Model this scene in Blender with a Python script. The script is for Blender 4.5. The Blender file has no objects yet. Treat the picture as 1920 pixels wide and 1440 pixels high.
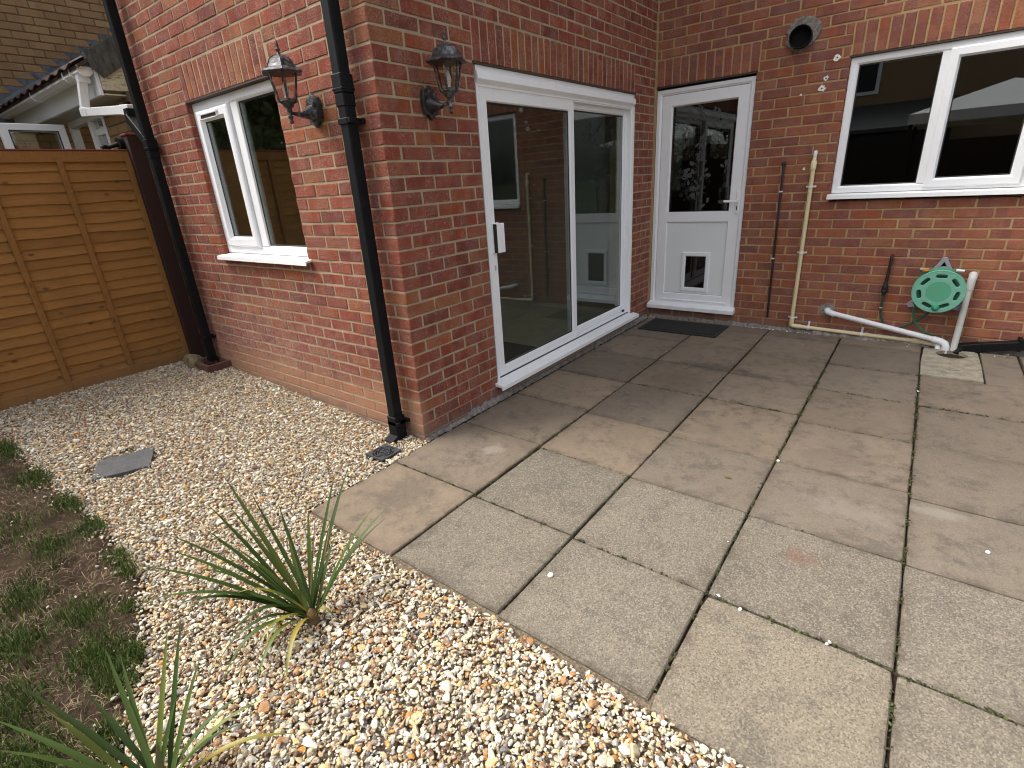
import bpy, bmesh, math, random
import numpy as np
from mathutils import Vector, Matrix
R = math.radians
random.seed(7)
rng = np.random.default_rng(11)
scene = bpy.context.scene
COL = scene.collection

# ------------------------------------------------------------------ camera, sky, sun, exposure
CAM = np.array([2.23154, -1.89631, 1.44124]); YAW, PITCH, ROLL, FPX = -0.67278, -0.37415, -0.06627, 964.30671


def cam_axes():
    cy, sy, cp, sp = math.cos(YAW), math.sin(YAW), math.cos(PITCH), math.sin(PITCH)
    f = np.array([sy * cp, cy * cp, sp]); rt = np.array([cy, -sy, 0.0]); up = np.cross(rt, f)
    cr, sr = math.cos(ROLL), math.sin(ROLL)
    return rt * cr + up * sr, -rt * sr + up * cr, f


RT, UP, FW = cam_axes()
cd = bpy.data.cameras.new('camera'); cd.sensor_width = 36; cd.lens = FPX / 1920 * 36
cd.clip_start = 0.02; cd.clip_end = 1000
cam = bpy.data.objects.new('camera', cd); COL.objects.link(cam)
cam.matrix_world = Matrix([[RT[i], UP[i], -FW[i], CAM[i]] for i in range(3)] + [[0, 0, 0, 1]])
scene.camera = cam

SUN_AZ, SUN_EL = R(236), R(55)          # compass azimuth measured from +Y clockwise; the sun stands over the fence, behind thin cloud
world = bpy.data.worlds.new('World'); scene.world = world; world.use_nodes = True
wn = world.node_tree; wn.nodes.clear()
sky = wn.nodes.new('ShaderNodeTexSky'); sky.sky_type = 'NISHITA'; sky.sun_disc = False
sky.sun_elevation = SUN_EL; sky.sun_rotation = SUN_AZ; sky.air_density = 1.0; sky.dust_density = 5.0; sky.ozone_density = 1.0
hsv = wn.nodes.new('ShaderNodeHueSaturation'); hsv.inputs['Saturation'].default_value = 0.34
bg = wn.nodes.new('ShaderNodeBackground'); bg.inputs['Strength'].default_value = 0.15
wo = wn.nodes.new('ShaderNodeOutputWorld')
wn.links.new(sky.outputs[0], hsv.inputs['Color']); wn.links.new(hsv.outputs[0], bg.inputs['Color']); wn.links.new(bg.outputs[0], wo.inputs['Surface'])
sd = bpy.data.lights.new('sun', 'SUN'); sd.energy = 0.9; sd.angle = R(24); sd.color = (1.0, 0.95, 0.87)
sun = bpy.data.objects.new('sun', sd); COL.objects.link(sun)
sdir = Vector((math.sin(SUN_AZ) * math.cos(SUN_EL), math.cos(SUN_AZ) * math.cos(SUN_EL), math.sin(SUN_EL)))
sun.rotation_euler = sdir.to_track_quat('Z', 'Y').to_euler(); sun.location = (-6, -4, 9)
scene.view_settings.view_transform = 'Standard'; scene.view_settings.look = 'None'
scene.view_settings.gamma = 1.0; scene.view_settings.use_curve_mapping = False
scene.view_settings.exposure = 1.27
scene.render.engine = 'CYCLES'
scene.cycles.max_bounces = 8; scene.cycles.transparent_max_bounces = 16; scene.cycles.use_denoising = True
scene.cycles.sample_clamp_indirect = 8; scene.cycles.filter_width = 1.1


def to_px(p):
    v = np.asarray(p, float) - CAM
    w = v @ FW
    return 960 + FPX * (v @ RT) / w, 720 - FPX * (v @ UP) / w, w


# ------------------------------------------------------------------ material helpers
class NT:
    def __init__(s, name):
        s.m = bpy.data.materials.new(name); s.m.use_nodes = True
        s.t = s.m.node_tree; s.b = s.t.nodes['Principled BSDF']; s._pos = None

    def n(s, typ, **kw):
        x = s.t.nodes.new(typ)
        for k, v in kw.items(): setattr(x, k, v)
        return x

    def put(s, sock, v):
        if hasattr(v, 'links'): s.t.links.new(v, sock)
        elif isinstance(v, (tuple, list)) and len(v) == 3 and sock.type == 'RGBA': sock.default_value = (*v, 1)
        else: sock.default_value = v

    def pos(s):
        if s._pos is None: s._pos = s.n('ShaderNodeNewGeometry')
        return s._pos.outputs['Position']

    def normal(s): s.pos(); return s._pos.outputs['Normal']

    def xyz(s, v=None):
        x = s.n('ShaderNodeSeparateXYZ'); s.put(x.inputs[0], v or s.pos()); return x.outputs

    def rnd(s): return s.n('ShaderNodeObjectInfo').outputs['Random']

    def attr(s, name): return s.n('ShaderNodeAttribute', attribute_name=name).outputs['Fac']

    def math(s, op, a, b=0.0, c=0.0, clamp=False):
        x = s.n('ShaderNodeMath', operation=op, use_clamp=clamp)
        s.put(x.inputs[0], a); s.put(x.inputs[1], b)
        if len(x.inputs) > 2: s.put(x.inputs[2], c)
        return x.outputs[0]

    def smooth(s, v, a, b):
        x = s.n('ShaderNodeMapRange', interpolation_type='SMOOTHSTEP'); s.put(x.inputs[0], v)
        x.inputs[1].default_value = a; x.inputs[2].default_value = b; return x.outputs[0]

    def vmul(s, v, sc):
        x = s.n('ShaderNodeVectorMath', operation='MULTIPLY'); s.put(x.inputs[0], v or s.pos()); x.inputs[1].default_value = sc; return x.outputs[0]

    def vadd(s, v, o):
        x = s.n('ShaderNodeVectorMath', operation='ADD'); s.put(x.inputs[0], v); s.put(x.inputs[1], o); return x.outputs[0]

    def noise(s, scale, detail=3, rough=0.6, vec=None, dist=0.0, out=0):
        x = s.n('ShaderNodeTexNoise'); s.put(x.inputs['Vector'], vec if vec is not None else s.pos())
        x.inputs['Scale'].default_value = scale; x.inputs['Detail'].default_value = detail
        x.inputs['Roughness'].default_value = rough; x.inputs['Distortion'].default_value = dist; return x.outputs[out]

    def vor(s, scale, vec=None, out='Distance', feature='F1'):
        x = s.n('ShaderNodeTexVoronoi', feature=feature); s.put(x.inputs['Vector'], vec if vec is not None else s.pos()); x.inputs['Scale'].default_value = scale
        return x.outputs[out]

    def white(s, v, dims='1D'):
        x = s.n('ShaderNodeTexWhiteNoise', noise_dimensions=dims); s.put(x.inputs['W' if dims == '1D' else 'Vector'], v); return x.outputs['Value']

    def ramp(s, fac, stops, interp='LINEAR'):
        x = s.n('ShaderNodeValToRGB'); s.put(x.inputs[0], fac); cr = x.color_ramp; cr.interpolation = interp
        while len(cr.elements) < len(stops): cr.elements.new(0.5)
        for e, (p, c) in zip(cr.elements, stops):
            e.position = p; e.color = (*c, 1) if isinstance(c, tuple) else (c, c, c, 1)
        return x.outputs[0]

    def mix(s, fac, a, b, mode='MIX'):
        x = s.n('ShaderNodeMix', data_type='RGBA', blend_type=mode); s.put(x.inputs[0], fac); s.put(x.inputs[6], a); s.put(x.inputs[7], b); return x.outputs[2]

    def bump(s, h, strength=0.5, dist=0.005, nrm=None):
        x = s.n('ShaderNodeBump'); x.inputs['Strength'].default_value = strength; x.inputs['Distance'].default_value = dist
        s.put(x.inputs['Height'], h)
        if nrm is not None: s.put(x.inputs['Normal'], nrm)
        s.t.links.new(x.outputs[0], s.b.inputs['Normal']); return x.outputs[0]

    def set(s, color=None, rough=None, metal=None, spec=None):
        if color is not None: s.put(s.b.inputs['Base Color'], color)
        if rough is not None: s.put(s.b.inputs['Roughness'], rough)
        if metal is not None: s.put(s.b.inputs['Metallic'], metal)
        if spec is not None: s.put(s.b.inputs['Specular IOR Level'], spec)
        return s.m


def plastic(name, c, rough=0.4, dirt=0.12, dirtc=(0.2, 0.16, 0.1), sc=9.0):
    k = NT(name); n1 = k.noise(sc, 5, 0.7); n2 = k.noise(sc * 9, 3, 0.6)
    f = k.math('MULTIPLY', k.smooth(n1, 0.45, 0.75), dirt * 2.2); f = k.math('ADD', f, k.math('MULTIPLY', k.smooth(n2, 0.5, 0.8), dirt))
    k.bump(n2, 0.08, 0.002)
    return k.set(k.mix(f, c, dirtc), k.math('ADD', rough, k.math('MULTIPLY', n1, 0.25)))


def brick_mat(name, single, cols, scuff, mode):
    k = NT(name)
    r = k.rnd() if single else k.attr('brnd')
    bu = k.attr('bu')
    base = k.ramp(r, cols)
    r2 = k.white(k.math('MULTIPLY', r, 91.7))
    cell = k.math('FLOOR', k.math('ADD', k.math('MULTIPLY', bu, 13.2), k.math('MULTIPLY', r2, 9.0)))
    w = k.white(k.math('ADD', k.math('MULTIPLY', cell, 3.17), k.math('MULTIPLY', r, 517.0)))
    off = k.vadd(k.pos(), k.n('ShaderNodeCombineXYZ').outputs[0])
    n1 = k.noise(26, 5, 0.72); n2 = k.noise(150, 4, 0.75, dist=1.2); n3 = k.noise(420, 3, 0.7)
    c = k.mix(k.math('MULTIPLY', k.smooth(w, 0.35, 0.75), 0.5), base, (0.185, 0.062, 0.052) if mode != 'N' else (0.25, 0.14, 0.065))
    c = k.mix(k.math('MULTIPLY', k.smooth(w, 0.78, 0.95), 0.5), c, (0.42, 0.12, 0.05) if mode != 'N' else (0.36, 0.22, 0.1))
    c = k.mix(k.math('MULTIPLY', k.smooth(n1, 0.4, 0.75), 0.3), c, (0.14, 0.048, 0.04) if mode != 'N' else (0.2, 0.12, 0.06))
    sf = k.math('MULTIPLY', k.smooth(n2, 0.46, 0.66), k.smooth(k.noise(9, 3, 0.6), 0.3, 0.62))
    dk = k.math('MULTIPLY', k.smooth(k.noise(95, 5, 0.78, vec=k.vmul(k.vadd(k.pos(), (3.1, 7.7, 1.3)), (1, 1, 1.7)), dist=1.6), 0.5, 0.64), 0.62 if mode == 'A' else 0.34)
    c = k.mix(dk, c, (0.085, 0.026, 0.022) if mode != 'N' else (0.16, 0.095, 0.045))
    c = k.mix(k.math('MULTIPLY', sf, scuff), c, (0.52, 0.37, 0.29) if mode == 'A' else (0.4, 0.3, 0.3) if mode == 'C' else (0.4, 0.3, 0.18))
    c = k.mix(k.math('MULTIPLY', k.smooth(n3, 0.56, 0.7), 0.4), c, (0.06, 0.03, 0.03))
    X, Y, Z = k.xyz()
    if mode == 'A':
        # lime bloom and a tan splash stain low on the garden-facing wall
        onA = k.smooth(k.math('ADD', k.math('MULTIPLY', X, -1.0), k.math('MULTIPLY', Y, -6.0)), -0.6, 0.05)
        bl = k.math('MULTIPLY', k.smooth(k.math('ADD', Z, k.math('MULTIPLY', k.noise(2.3, 4, 0.6), 0.9)), 1.5, 0.55), k.smooth(k.noise(34, 4, 0.75), 0.34, 0.66))
        bl = k.math('MULTIPLY', bl, k.smooth(X, -0.2, -1.6))
        c = k.mix(k.math('MULTIPLY', k.math('MULTIPLY', bl, onA), 0.62), c, (0.52, 0.34, 0.3))
        tan = k.math('MULTIPLY', k.smooth(k.math('ADD', Z, k.math('MULTIPLY', k.noise(3.0, 3, 0.6), 0.3)), 0.5, 0.28), onA)
        c = k.mix(k.math('MULTIPLY', tan, 0.75), c, (0.44, 0.24, 0.14))
    if mode in 'AC':
        low = k.smooth(k.math('ADD', Z, k.math('MULTIPLY', k.noise(5.0, 4, 0.65), 0.12)), 0.15, 0.05)
        c = k.mix(k.math('MULTIPLY', low, 0.6), c, (0.2, 0.15, 0.12))
    h = k.math('ADD', k.math('MULTIPLY', n2, 1.0), k.math('MULTIPLY', k.noise(60, 3, 0.6, vec=k.vmul(None, (1.0, 1.0, 2.2))), 1.2))
    k.bump(h, 0.85 if mode == 'A' else 0.55, 0.008)
    return k.set(c, 0.88, spec=0.25)


def mortar_mat(name, a, b):
    k = NT(name); n = k.noise(7, 4, 0.65); n2 = k.noise(220, 3, 0.7)
    Z = k.xyz()[2]
    c = k.ramp(n, [(0.3, a), (0.7, b)])
    c = k.mix(k.math('MULTIPLY', k.smooth(n2, 0.5, 0.75), 0.3), c, tuple(v * 0.5 for v in a))
    c = k.mix(k.math('MULTIPLY', k.smooth(k.math('ADD', Z, k.math('MULTIPLY', n, 0.2)), 0.28, 0.08), 0.6), c, (0.22, 0.18, 0.15))
    k.bump(k.math('ADD', n2, k.noise(40, 3)), 0.8, 0.004)
    return k.set(c, 0.95, spec=0.15)


RED = [(0.0, (0.275, 0.056, 0.029)), (0.18, (0.33, 0.07, 0.035)), (0.34, (0.235, 0.047, 0.029)), (0.5, (0.36, 0.087, 0.033)), (0.64, (0.18, 0.042, 0.03)), (0.78, (0.305, 0.066, 0.037)), (0.9, (0.31, 0.118, 0.048)), (1.0, (0.39, 0.105, 0.03))]
BRN = [(0.0, (0.30, 0.1, 0.05)), (0.2, (0.25, 0.085, 0.05)), (0.4, (0.35, 0.12, 0.057)), (0.6, (0.22, 0.082, 0.056)), (0.8, (0.37, 0.15, 0.066)), (1.0, (0.35, 0.095, 0.043))]
BUF = [(0.0, (0.31, 0.19, 0.085)), (0.35, (0.36, 0.225, 0.105)), (0.65, (0.28, 0.16, 0.075)), (1.0, (0.38, 0.25, 0.125))]
M = {}
ZP = -0.02                                    # paving top
for md, cols, sc in (('A', RED, 0.75), ('C', BRN, 0.5), ('N', BUF, 0.35)):
    M['br' + md] = brick_mat('brick_' + md, True, cols, sc, md); M['brj' + md] = brick_mat('brick_joined_' + md, False, cols, sc, md)
M['morA'] = mortar_mat('mortar_cream', (0.44, 0.355, 0.24), (0.32, 0.245, 0.16))
M['morC'] = mortar_mat('mortar_yellow', (0.46, 0.32, 0.165), (0.36, 0.24, 0.12))
M['morN'] = mortar_mat('mortar_brown', (0.18, 0.13, 0.08), (0.13, 0.09, 0.055))
M['upvc'] = plastic('white_upvc', (0.86, 0.87, 0.885), 0.3, 0.035, (0.45, 0.42, 0.36))
M['upvc2'] = plastic('white_panel', (0.78, 0.81, 0.80), 0.4, 0.03, (0.5, 0.5, 0.42), 5)
M['sill'] = plastic('white_sill', (0.85, 0.86, 0.855), 0.35, 0.07, (0.42, 0.36, 0.26))
M['gasket'] = plastic('black_gasket', (0.012, 0.012, 0.013), 0.5, 0.05)
M['blackp'] = plastic('black_plastic', (0.006, 0.0065, 0.0075), 0.42, 0.05, (0.05, 0.05, 0.055), 14); M['blackp'].node_tree.nodes['Principled BSDF'].inputs['Specular IOR Level'].default_value = 0.17
M['cable'] = plastic('dark_brown_plastic', (0.018, 0.008, 0.008), 0.4, 0.05)
M['whitep'] = plastic('white_plastic', (0.72, 0.73, 0.74), 0.35, 0.1, (0.4, 0.38, 0.36), 20)
M['greyp'] = plastic('grey_white_plastic', (0.55, 0.55, 0.5), 0.4, 0.1, (0.3, 0.28, 0.22), 20)
M['creamp'] = plastic('cream_plastic', (0.70, 0.60, 0.36), 0.38, 0.06, (0.5, 0.36, 0.16), 15)
M['greenl'] = plastic('faded_green_plastic', (0.15, 0.40, 0.29), 0.45, 0.12, (0.33, 0.5, 0.42), 18)
M['greend'] = plastic('green_plastic', (0.03, 0.25, 0.14), 0.4, 0.05)
M['greyb'] = plastic('grey_bracket_plastic', (0.28, 0.29, 0.32), 0.45, 0.1)
M['hose'] = plastic('green_hose', (0.02, 0.055, 0.033), 0.35, 0.06)
M['hoseg'] = plastic('green_stripe_hose', (0.02, 0.14, 0.075), 0.35, 0.06)
M['orange'] = plastic('orange_plastic', (0.75, 0.28, 0.03), 0.4, 0.03)
M['steel'] = plastic('rusty_steel', (0.06, 0.045, 0.035), 0.7, 0.2, (0.12, 0.05, 0.02), 30)
M['dark'] = plastic('dark_void', (0.004, 0.004, 0.004), 0.9, 0.0)
M['room'] = plastic('room_wall_paint', (0.26, 0.26, 0.235), 0.8, 0.02)
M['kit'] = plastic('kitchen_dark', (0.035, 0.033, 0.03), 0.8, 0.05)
M['postd'] = plastic('dark_red_brown_timber', (0.028, 0.009, 0.007), 0.75, 0.15, (0.07, 0.02, 0.015), 25)
M['capred'] = plastic('red_brown_timber', (0.16, 0.03, 0.018), 0.8, 0.2, (0.09, 0.03, 0.02), 40)
M['terra'] = plastic('brown_clay', (0.11, 0.045, 0.035), 0.8, 0.25, (0.2, 0.12, 0.09), 20)
M['filler'] = plastic('white_filler', (0.82, 0.8, 0.76), 0.9, 0.05)
M['silver'] = plastic('screw_steel', (0.5, 0.5, 0.5), 0.35, 0.05)

k = NT('lantern_metal'); n1 = k.noise(55, 4, 0.7); n2 = k.noise(14, 3)
M['lamp'] = k.set(k.mix(k.math('MULTIPLY', k.smooth(n1, 0.42, 0.66), k.smooth(n2, 0.3, 0.65)), (0.026, 0.026, 0.029), (0.22, 0.215, 0.225)), 0.4, 0.3)
k.bump(n1, 0.25, 0.002)
k = NT('bulb_glass'); M['bulb'] = k.set((0.8, 0.79, 0.76), 0.25)


def glass_mat(name, tint, r0, rough=0.0):
    k = NT(name); t = k.t; t.nodes.remove(k.b)
    out = [x for x in t.nodes if x.type == 'OUTPUT_MATERIAL'][0]
    lw = k.n('ShaderNodeLayerWeight'); lw.inputs[0].default_value = 0.5
    p5 = k.math('POWER', lw.outputs['Facing'], 4.0)
    f = k.math('ADD', k.math('MULTIPLY', p5, 1.0 - r0), r0, clamp=True)
    tr = k.n('ShaderNodeBsdfTransparent'); tr.inputs[0].default_value = (*tint, 1)
    gl = k.n('ShaderNodeBsdfGlossy'); gl.inputs['Roughness'].default_value = rough; gl.inputs[0].default_value = (0.95, 0.97, 0.97, 1)
    mx = k.n('ShaderNodeMixShader'); k.put(mx.inputs[0], f); t.links.new(tr.outputs[0], mx.inputs[1]); t.links.new(gl.outputs[0], mx.inputs[2])
    t.links.new(mx.outputs[0], out.inputs['Surface']); return k.m


M['glass'] = glass_mat('window_glass', (0.8, 0.85, 0.83), 0.085)
M['glassr'] = glass_mat('reflective_glass', (0.72, 0.76, 0.73), 0.15); M['glassd'] = glass_mat('dark_glass', (0.55, 0.58, 0.55), 0.085)
M['lampglass'] = glass_mat('lantern_glass', (0.82, 0.76, 0.72), 0.05)
M['flap'] = glass_mat('tinted_flap', (0.28, 0.2, 0.14), 0.05)
M['petal'] = glass_mat('petal_film', (0.7, 0.72, 0.7), 0.1, 0.35)

# paving
for nm, a, b, sp in (('slab_brown', (0.235, 0.185, 0.136), (0.158, 0.125, 0.095), 0.25), ('slab_agg', (0.232, 0.2, 0.152), (0.165, 0.145, 0.115), 1.0), ('slab_grey', (0.2, 0.164, 0.126), (0.15, 0.12, 0.092), 0.3)):
    k = NT(nm); r = k.rnd()
    P = k.vadd(k.pos(), k.n('ShaderNodeVectorMath', operation='SCALE').outputs[0])
    big = k.noise(2.6, 6, 0.68); mid = k.noise(14, 6, 0.72); fine = k.noise(190, 3, 0.75)
    vo = k.vor(215, out='Color'); vg = k.n('ShaderNodeRGBToBW'); k.put(vg.inputs[0], vo); g = k.math('ADD', k.math('MULTIPLY', vg.outputs[0], 0.62), k.math('MULTIPLY', k.noise(110, 4, 0.8), 0.38))
    c = k.ramp(big, [(0.32, b), (0.66, a)])
    c = k.mix(0.42, c, k.ramp(r, [(0, tuple(v * 0.7 for v in b)), (0.35, a), (0.6, tuple(v * 0.8 for v in b)), (1, (a[0] * 1.3, a[1] * 1.22, a[2] * 1.08))]))
    c = k.mix(k.math('MULTIPLY', k.smooth(mid, 0.46, 0.66), k.math('MULTIPLY', k.smooth(k.noise(3.7, 4, 0.6), 0.36, 0.64), 0.72 if sp < 0.5 else 0.42)), c, (0.088, 0.074, 0.058))
    c = k.mix(k.math('MULTIPLY', k.smooth(k.noise(5.5, 6, 0.75, dist=0.6), 0.52, 0.66), 0.5), c, (0.09, 0.084, 0.07))
    c = k.mix(k.math('MULTIPLY', k.smooth(fine, 0.52, 0.68), 0.35 + 0.4 * sp), c, (0.075, 0.062, 0.05))
    c = k.mix(k.math('MULTIPLY', k.smooth(g, 0.56, 0.72), 0.42 * sp), c, (0.38, 0.335, 0.255))
    c = k.mix(k.math('MULTIPLY', k.smooth(g, 0.44, 0.28), 0.6 * sp), c, (0.09, 0.08, 0.065))
    ed_ = k.math('MULTIPLY', k.attr('edge'), k.smooth(k.noise(11, 5, 0.7), 0.35, 0.7)); c = k.mix(k.math('MULTIPLY', ed_, 0.75), c, (0.085, 0.068, 0.05))
    def spot(x, y, rad, col, amt, sx=1.0, sy=1.0):
        d_ = k.n('ShaderNodeVectorMath', operation='LENGTH'); k.put(d_.inputs[0], k.vmul(k.vadd(k.pos(), (-x, -y, -ZP)), (sx, sy, 1)))
        f_ = k.smooth(k.math('ADD', d_.outputs['Value'], k.math('MULTIPLY', k.math('SUBTRACT', k.noise(17, 5, 0.7), 0.5), rad * 2.2)), rad, rad * 0.35)
        return k.mix(k.math('MULTIPLY', f_, amt), c, col)
    if sp > 0.5: c = spot(2.077, 0.055, 0.075, (0.17, 0.085, 0.055), 0.5)
    else:
        c = spot(1.12, 2.06, 0.2, (0.07, 0.062, 0.05), 0.6, 0.6, 1.6); c = spot(1.42, 2.02, 0.14, (0.075, 0.07, 0.055), 0.5, 0.7, 1.8)
        c = spot(1.0, 1.7, 0.3, (0.1, 0.078, 0.06), 0.45); c = spot(2.1, 0.95, 0.22, (0.12, 0.09, 0.075), 0.4, 0.7, 1.2)
        c = spot(2.2, 0.5, 0.16, (0.26, 0.235, 0.2), 0.3, 0.7, 1.3); c = spot(2.5, 0.68, 0.09, (0.3, 0.28, 0.24), 0.35, 0.6, 1.6); c = spot(0.45, 0.12, 0.09, (0.34, 0.3, 0.25), 0.4); c = spot(0.35, -0.48, 0.22, (0.1, 0.085, 0.065), 0.5)
    k.bump(k.math('ADD', k.math('MULTIPLY', fine, 0.6), k.math('MULTIPLY', k.vor(150), 0.6 * sp)), 0.55 if sp > 0.5 else 0.3, 0.004)
    M[nm] = k.set(c, 0.93, spec=0.2)
k = NT('cover_concrete'); n = k.noise(16, 6, 0.7); n2 = k.noise(120, 3, 0.75)
c = k.ramp(n, [(0.35, (0.21, 0.185, 0.14)), (0.62, (0.36, 0.325, 0.25))]); c = k.mix(k.math('MULTIPLY', k.smooth(n2, 0.52, 0.7), 0.6), c, (0.1, 0.085, 0.06)); k.bump(n2, 0.7, 0.006); M['cover'] = k.set(c, 0.95, spec=0.2)
k = NT('cement'); n = k.noise(30, 5, 0.75); c = k.ramp(n, [(0.35, (0.12, 0.1, 0.085)), (0.65, (0.33, 0.3, 0.27))]); k.bump(n, 0.9, 0.01); M['cement'] = k.set(c, 0.95, spec=0.2)
k = NT('joint_soil'); n = k.noise(60, 5, 0.75); M['joint'] = k.set(k.ramp(n, [(0.35, (0.018, 0.012, 0.008)), (0.7, (0.07, 0.05, 0.032))]), 0.98, spec=0.1); k.bump(n, 1.0, 0.01)
k = NT('gravel_base'); n = k.noise(90, 4, 0.75); M['gbase'] = k.set(k.ramp(n, [(0.35, (0.08, 0.055, 0.035)), (0.7, (0.34, 0.27, 0.18))]), 0.95); k.bump(n, 1.0, 0.012)
k = NT('lawn_soil'); n = k.noise(9, 6, 0.72); n2 = k.noise(120, 4, 0.75)
c = k.ramp(n, [(0.32, (0.03, 0.019, 0.012)), (0.52, (0.07, 0.046, 0.029)), (0.7, (0.12, 0.084, 0.05))]); c = k.mix(k.math('MULTIPLY', k.smooth(n2, 0.52, 0.7), 0.5), c, (0.2, 0.135, 0.075)); k.bump(k.math('ADD', n2, n), 1.0, 0.02); M['soil'] = k.set(c, 0.96, spec=0.15)
k = NT('far_ground'); n = k.noise(0.8, 6, 0.7); M['ground'] = k.set(k.ramp(n, [(0.35, (0.045, 0.06, 0.02)), (0.7, (0.085, 0.075, 0.04))]), 0.95)
# gravel stones: one colour per stone from its own number
k = NT('flint_stones'); r = k.attr('srnd')
c = k.ramp(r, [(0.0, (0.66, 0.59, 0.43)), (0.2, (0.54, 0.455, 0.3)), (0.34, (0.73, 0.695, 0.59)), (0.48, (0.43, 0.32, 0.18)), (0.58, (0.53, 0.505, 0.44)), (0.68, (0.6, 0.45, 0.21)), (0.75, (0.38, 0.19, 0.075)), (0.835, (0.23, 0.135, 0.08)), (0.88, (0.33, 0.32, 0.31)), (0.925, (0.15, 0.145, 0.145)), (0.945, (0.52, 0.23, 0.045)), (0.97, (0.15, 0.08, 0.055))], 'CONSTANT')
n = k.noise(75, 4, 0.65); n2 = k.noise(300, 3, 0.7); rr = k.white(k.math('MULTIPLY', r, 913.0))
c = k.mix(k.math('MULTIPLY', k.smooth(n, 0.45, 0.66), 0.55), c, k.ramp(rr, [(0, (0.6, 0.51, 0.38)), (0.4, (0.28, 0.165, 0.075)), (0.75, (0.72, 0.69, 0.62)), (1, (0.16, 0.14, 0.13))]))
c = k.mix(k.math('MULTIPLY', k.smooth(n2, 0.58, 0.72), 0.3), c, (0.2, 0.13, 0.08)); k.bump(n2, 0.25, 0.003); M['stone'] = k.set(c, 0.62, spec=0.3)
k = NT('pale_flint'); M['pale'] = k.set(k.ramp(k.noise(90, 3), [(0.3, (0.7, 0.66, 0.58)), (0.7, (0.82, 0.8, 0.75))]), 0.7)
k = NT('slate'); n = k.noise(24, 5, 0.7); M['slate'] = k.set(k.ramp(n, [(0.3, (0.055, 0.057, 0.058)), (0.7, (0.1, 0.1, 0.098))]), 0.7); k.bump(k.noise(60, 5, 0.7, vec=k.vmul(None, (1, 3, 1))), 0.5, 0.006)
k = NT('sandstone'); n = k.noise(22, 5, 0.7); M['rock'] = k.set(k.ramp(n, [(0.35, (0.13, 0.11, 0.07)), (0.65, (0.3, 0.235, 0.12))]), 0.9); k.bump(n, 0.9, 0.02)
k = NT('doormat_rubber'); n = k.noise(260, 3, 0.7); M['mat'] = k.set(k.ramp(n, [(0.35, (0.008, 0.008, 0.008)), (0.75, (0.035, 0.034, 0.032))]), 0.85); k.bump(n, 0.9, 0.006)
# timber: grain runs along the slat, each slat its own shade
for nm, a, b in (('slat', (0.35, 0.165, 0.043), (0.25, 0.11, 0.027)), ('batten', (0.32, 0.148, 0.039), (0.25, 0.108, 0.028))):
    k = NT(nm); r = k.rnd(); ro = k.math('MULTIPLY', r, 40.0)
    cx = k.n('ShaderNodeCombineXYZ'); k.put(cx.inputs[0], ro); k.put(cx.inputs[2], ro); V = k.vadd(k.pos(), cx.outputs[0])
    st = (1, 1.4, 16) if nm == 'slat' else (8, 12, 0.9)
    gr = k.noise(5, 6, 0.7, vec=k.vmul(V, st), dist=0.5); gr2 = k.noise(22, 4, 0.7, vec=k.vmul(V, st))
    kn = k.vor(1.0, vec=k.vmul(V, (1, 5.5, 11) if nm == 'slat' else (12, 14, 4)))
    c = k.ramp(gr, [(0.3, b), (0.65, a)]); c = k.mix(0.4, c, k.ramp(r, [(0, tuple(v * 0.75 for v in b)), (0.5, a), (1, tuple(v * 1.18 for v in a))]))
    c = k.mix(k.math('MULTIPLY', k.smooth(gr2, 0.5, 0.75), 0.35), c, (0.14, 0.05, 0.012))
    c = k.mix(k.math('MULTIPLY', k.smooth(kn, 0.16, 0.06), 0.75), c, (0.075, 0.026, 0.008))
    c = k.mix(k.math('MULTIPLY', k.smooth(k.noise(2.2, 5, 0.65), 0.45, 0.7), 0.35), c, (0.16, 0.07, 0.022))
    c = k.mix(k.math('MULTIPLY', k.smooth(k.math('ADD', k.xyz()[2], k.math('MULTIPLY', k.noise(9, 4, 0.7), 0.3)), 0.42, 0.2), 0.4), c, (0.2, 0.14, 0.085))
    k.bump(k.math('ADD', gr2, gr), 0.6, 0.004); M[nm] = k.set(c, 0.72, spec=0.25)
k = NT('leaf_green'); r = k.rnd(); n = k.noise(20, 3)
c = k.ramp(r, [(0, (0.022, 0.045, 0.009)), (0.5, (0.04, 0.075, 0.013)), (0.85, (0.068, 0.108, 0.02)), (1, (0.13, 0.145, 0.025))]); M['leaf'] = k.set(k.mix(k.math('MULTIPLY', n, 0.3), c, (0.09, 0.12, 0.03)), 0.5, spec=0.28)
k = NT('leaf_yellowing'); M['leafy'] = k.set(k.ramp(k.noise(16, 3), [(0.35, (0.1, 0.13, 0.02)), (0.65, (0.3, 0.22, 0.03))]), 0.5)
k = NT('leaf_dead'); M['leafd'] = k.set(k.ramp(k.noise(16, 3), [(0.35, (0.13, 0.07, 0.03)), (0.65, (0.24, 0.14, 0.06))]), 0.7)
k = NT('grass_blades'); r = k.attr('srnd'); M['grass'] = k.set(k.ramp(r, [(0, (0.028, 0.048, 0.008)), (0.5, (0.056, 0.09, 0.014)), (0.9, (0.08, 0.13, 0.026)), (1.0, (0.17, 0.15, 0.055))]), 0.65, spec=0.2)
k = NT('dead_grass'); r = k.attr('srnd'); M['straw'] = k.set(k.ramp(r, [(0, (0.1, 0.07, 0.04)), (0.6, (0.21, 0.15, 0.085)), (1, (0.36, 0.275, 0.16))]), 0.8)
k = NT('moss'); r = k.attr('srnd'); M['moss'] = k.set(k.ramp(r, [(0, (0.028, 0.026, 0.01)), (0.5, (0.045, 0.055, 0.014)), (0.85, (0.05, 0.035, 0.018)), (1, (0.08, 0.12, 0.02))]), 0.95)
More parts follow.
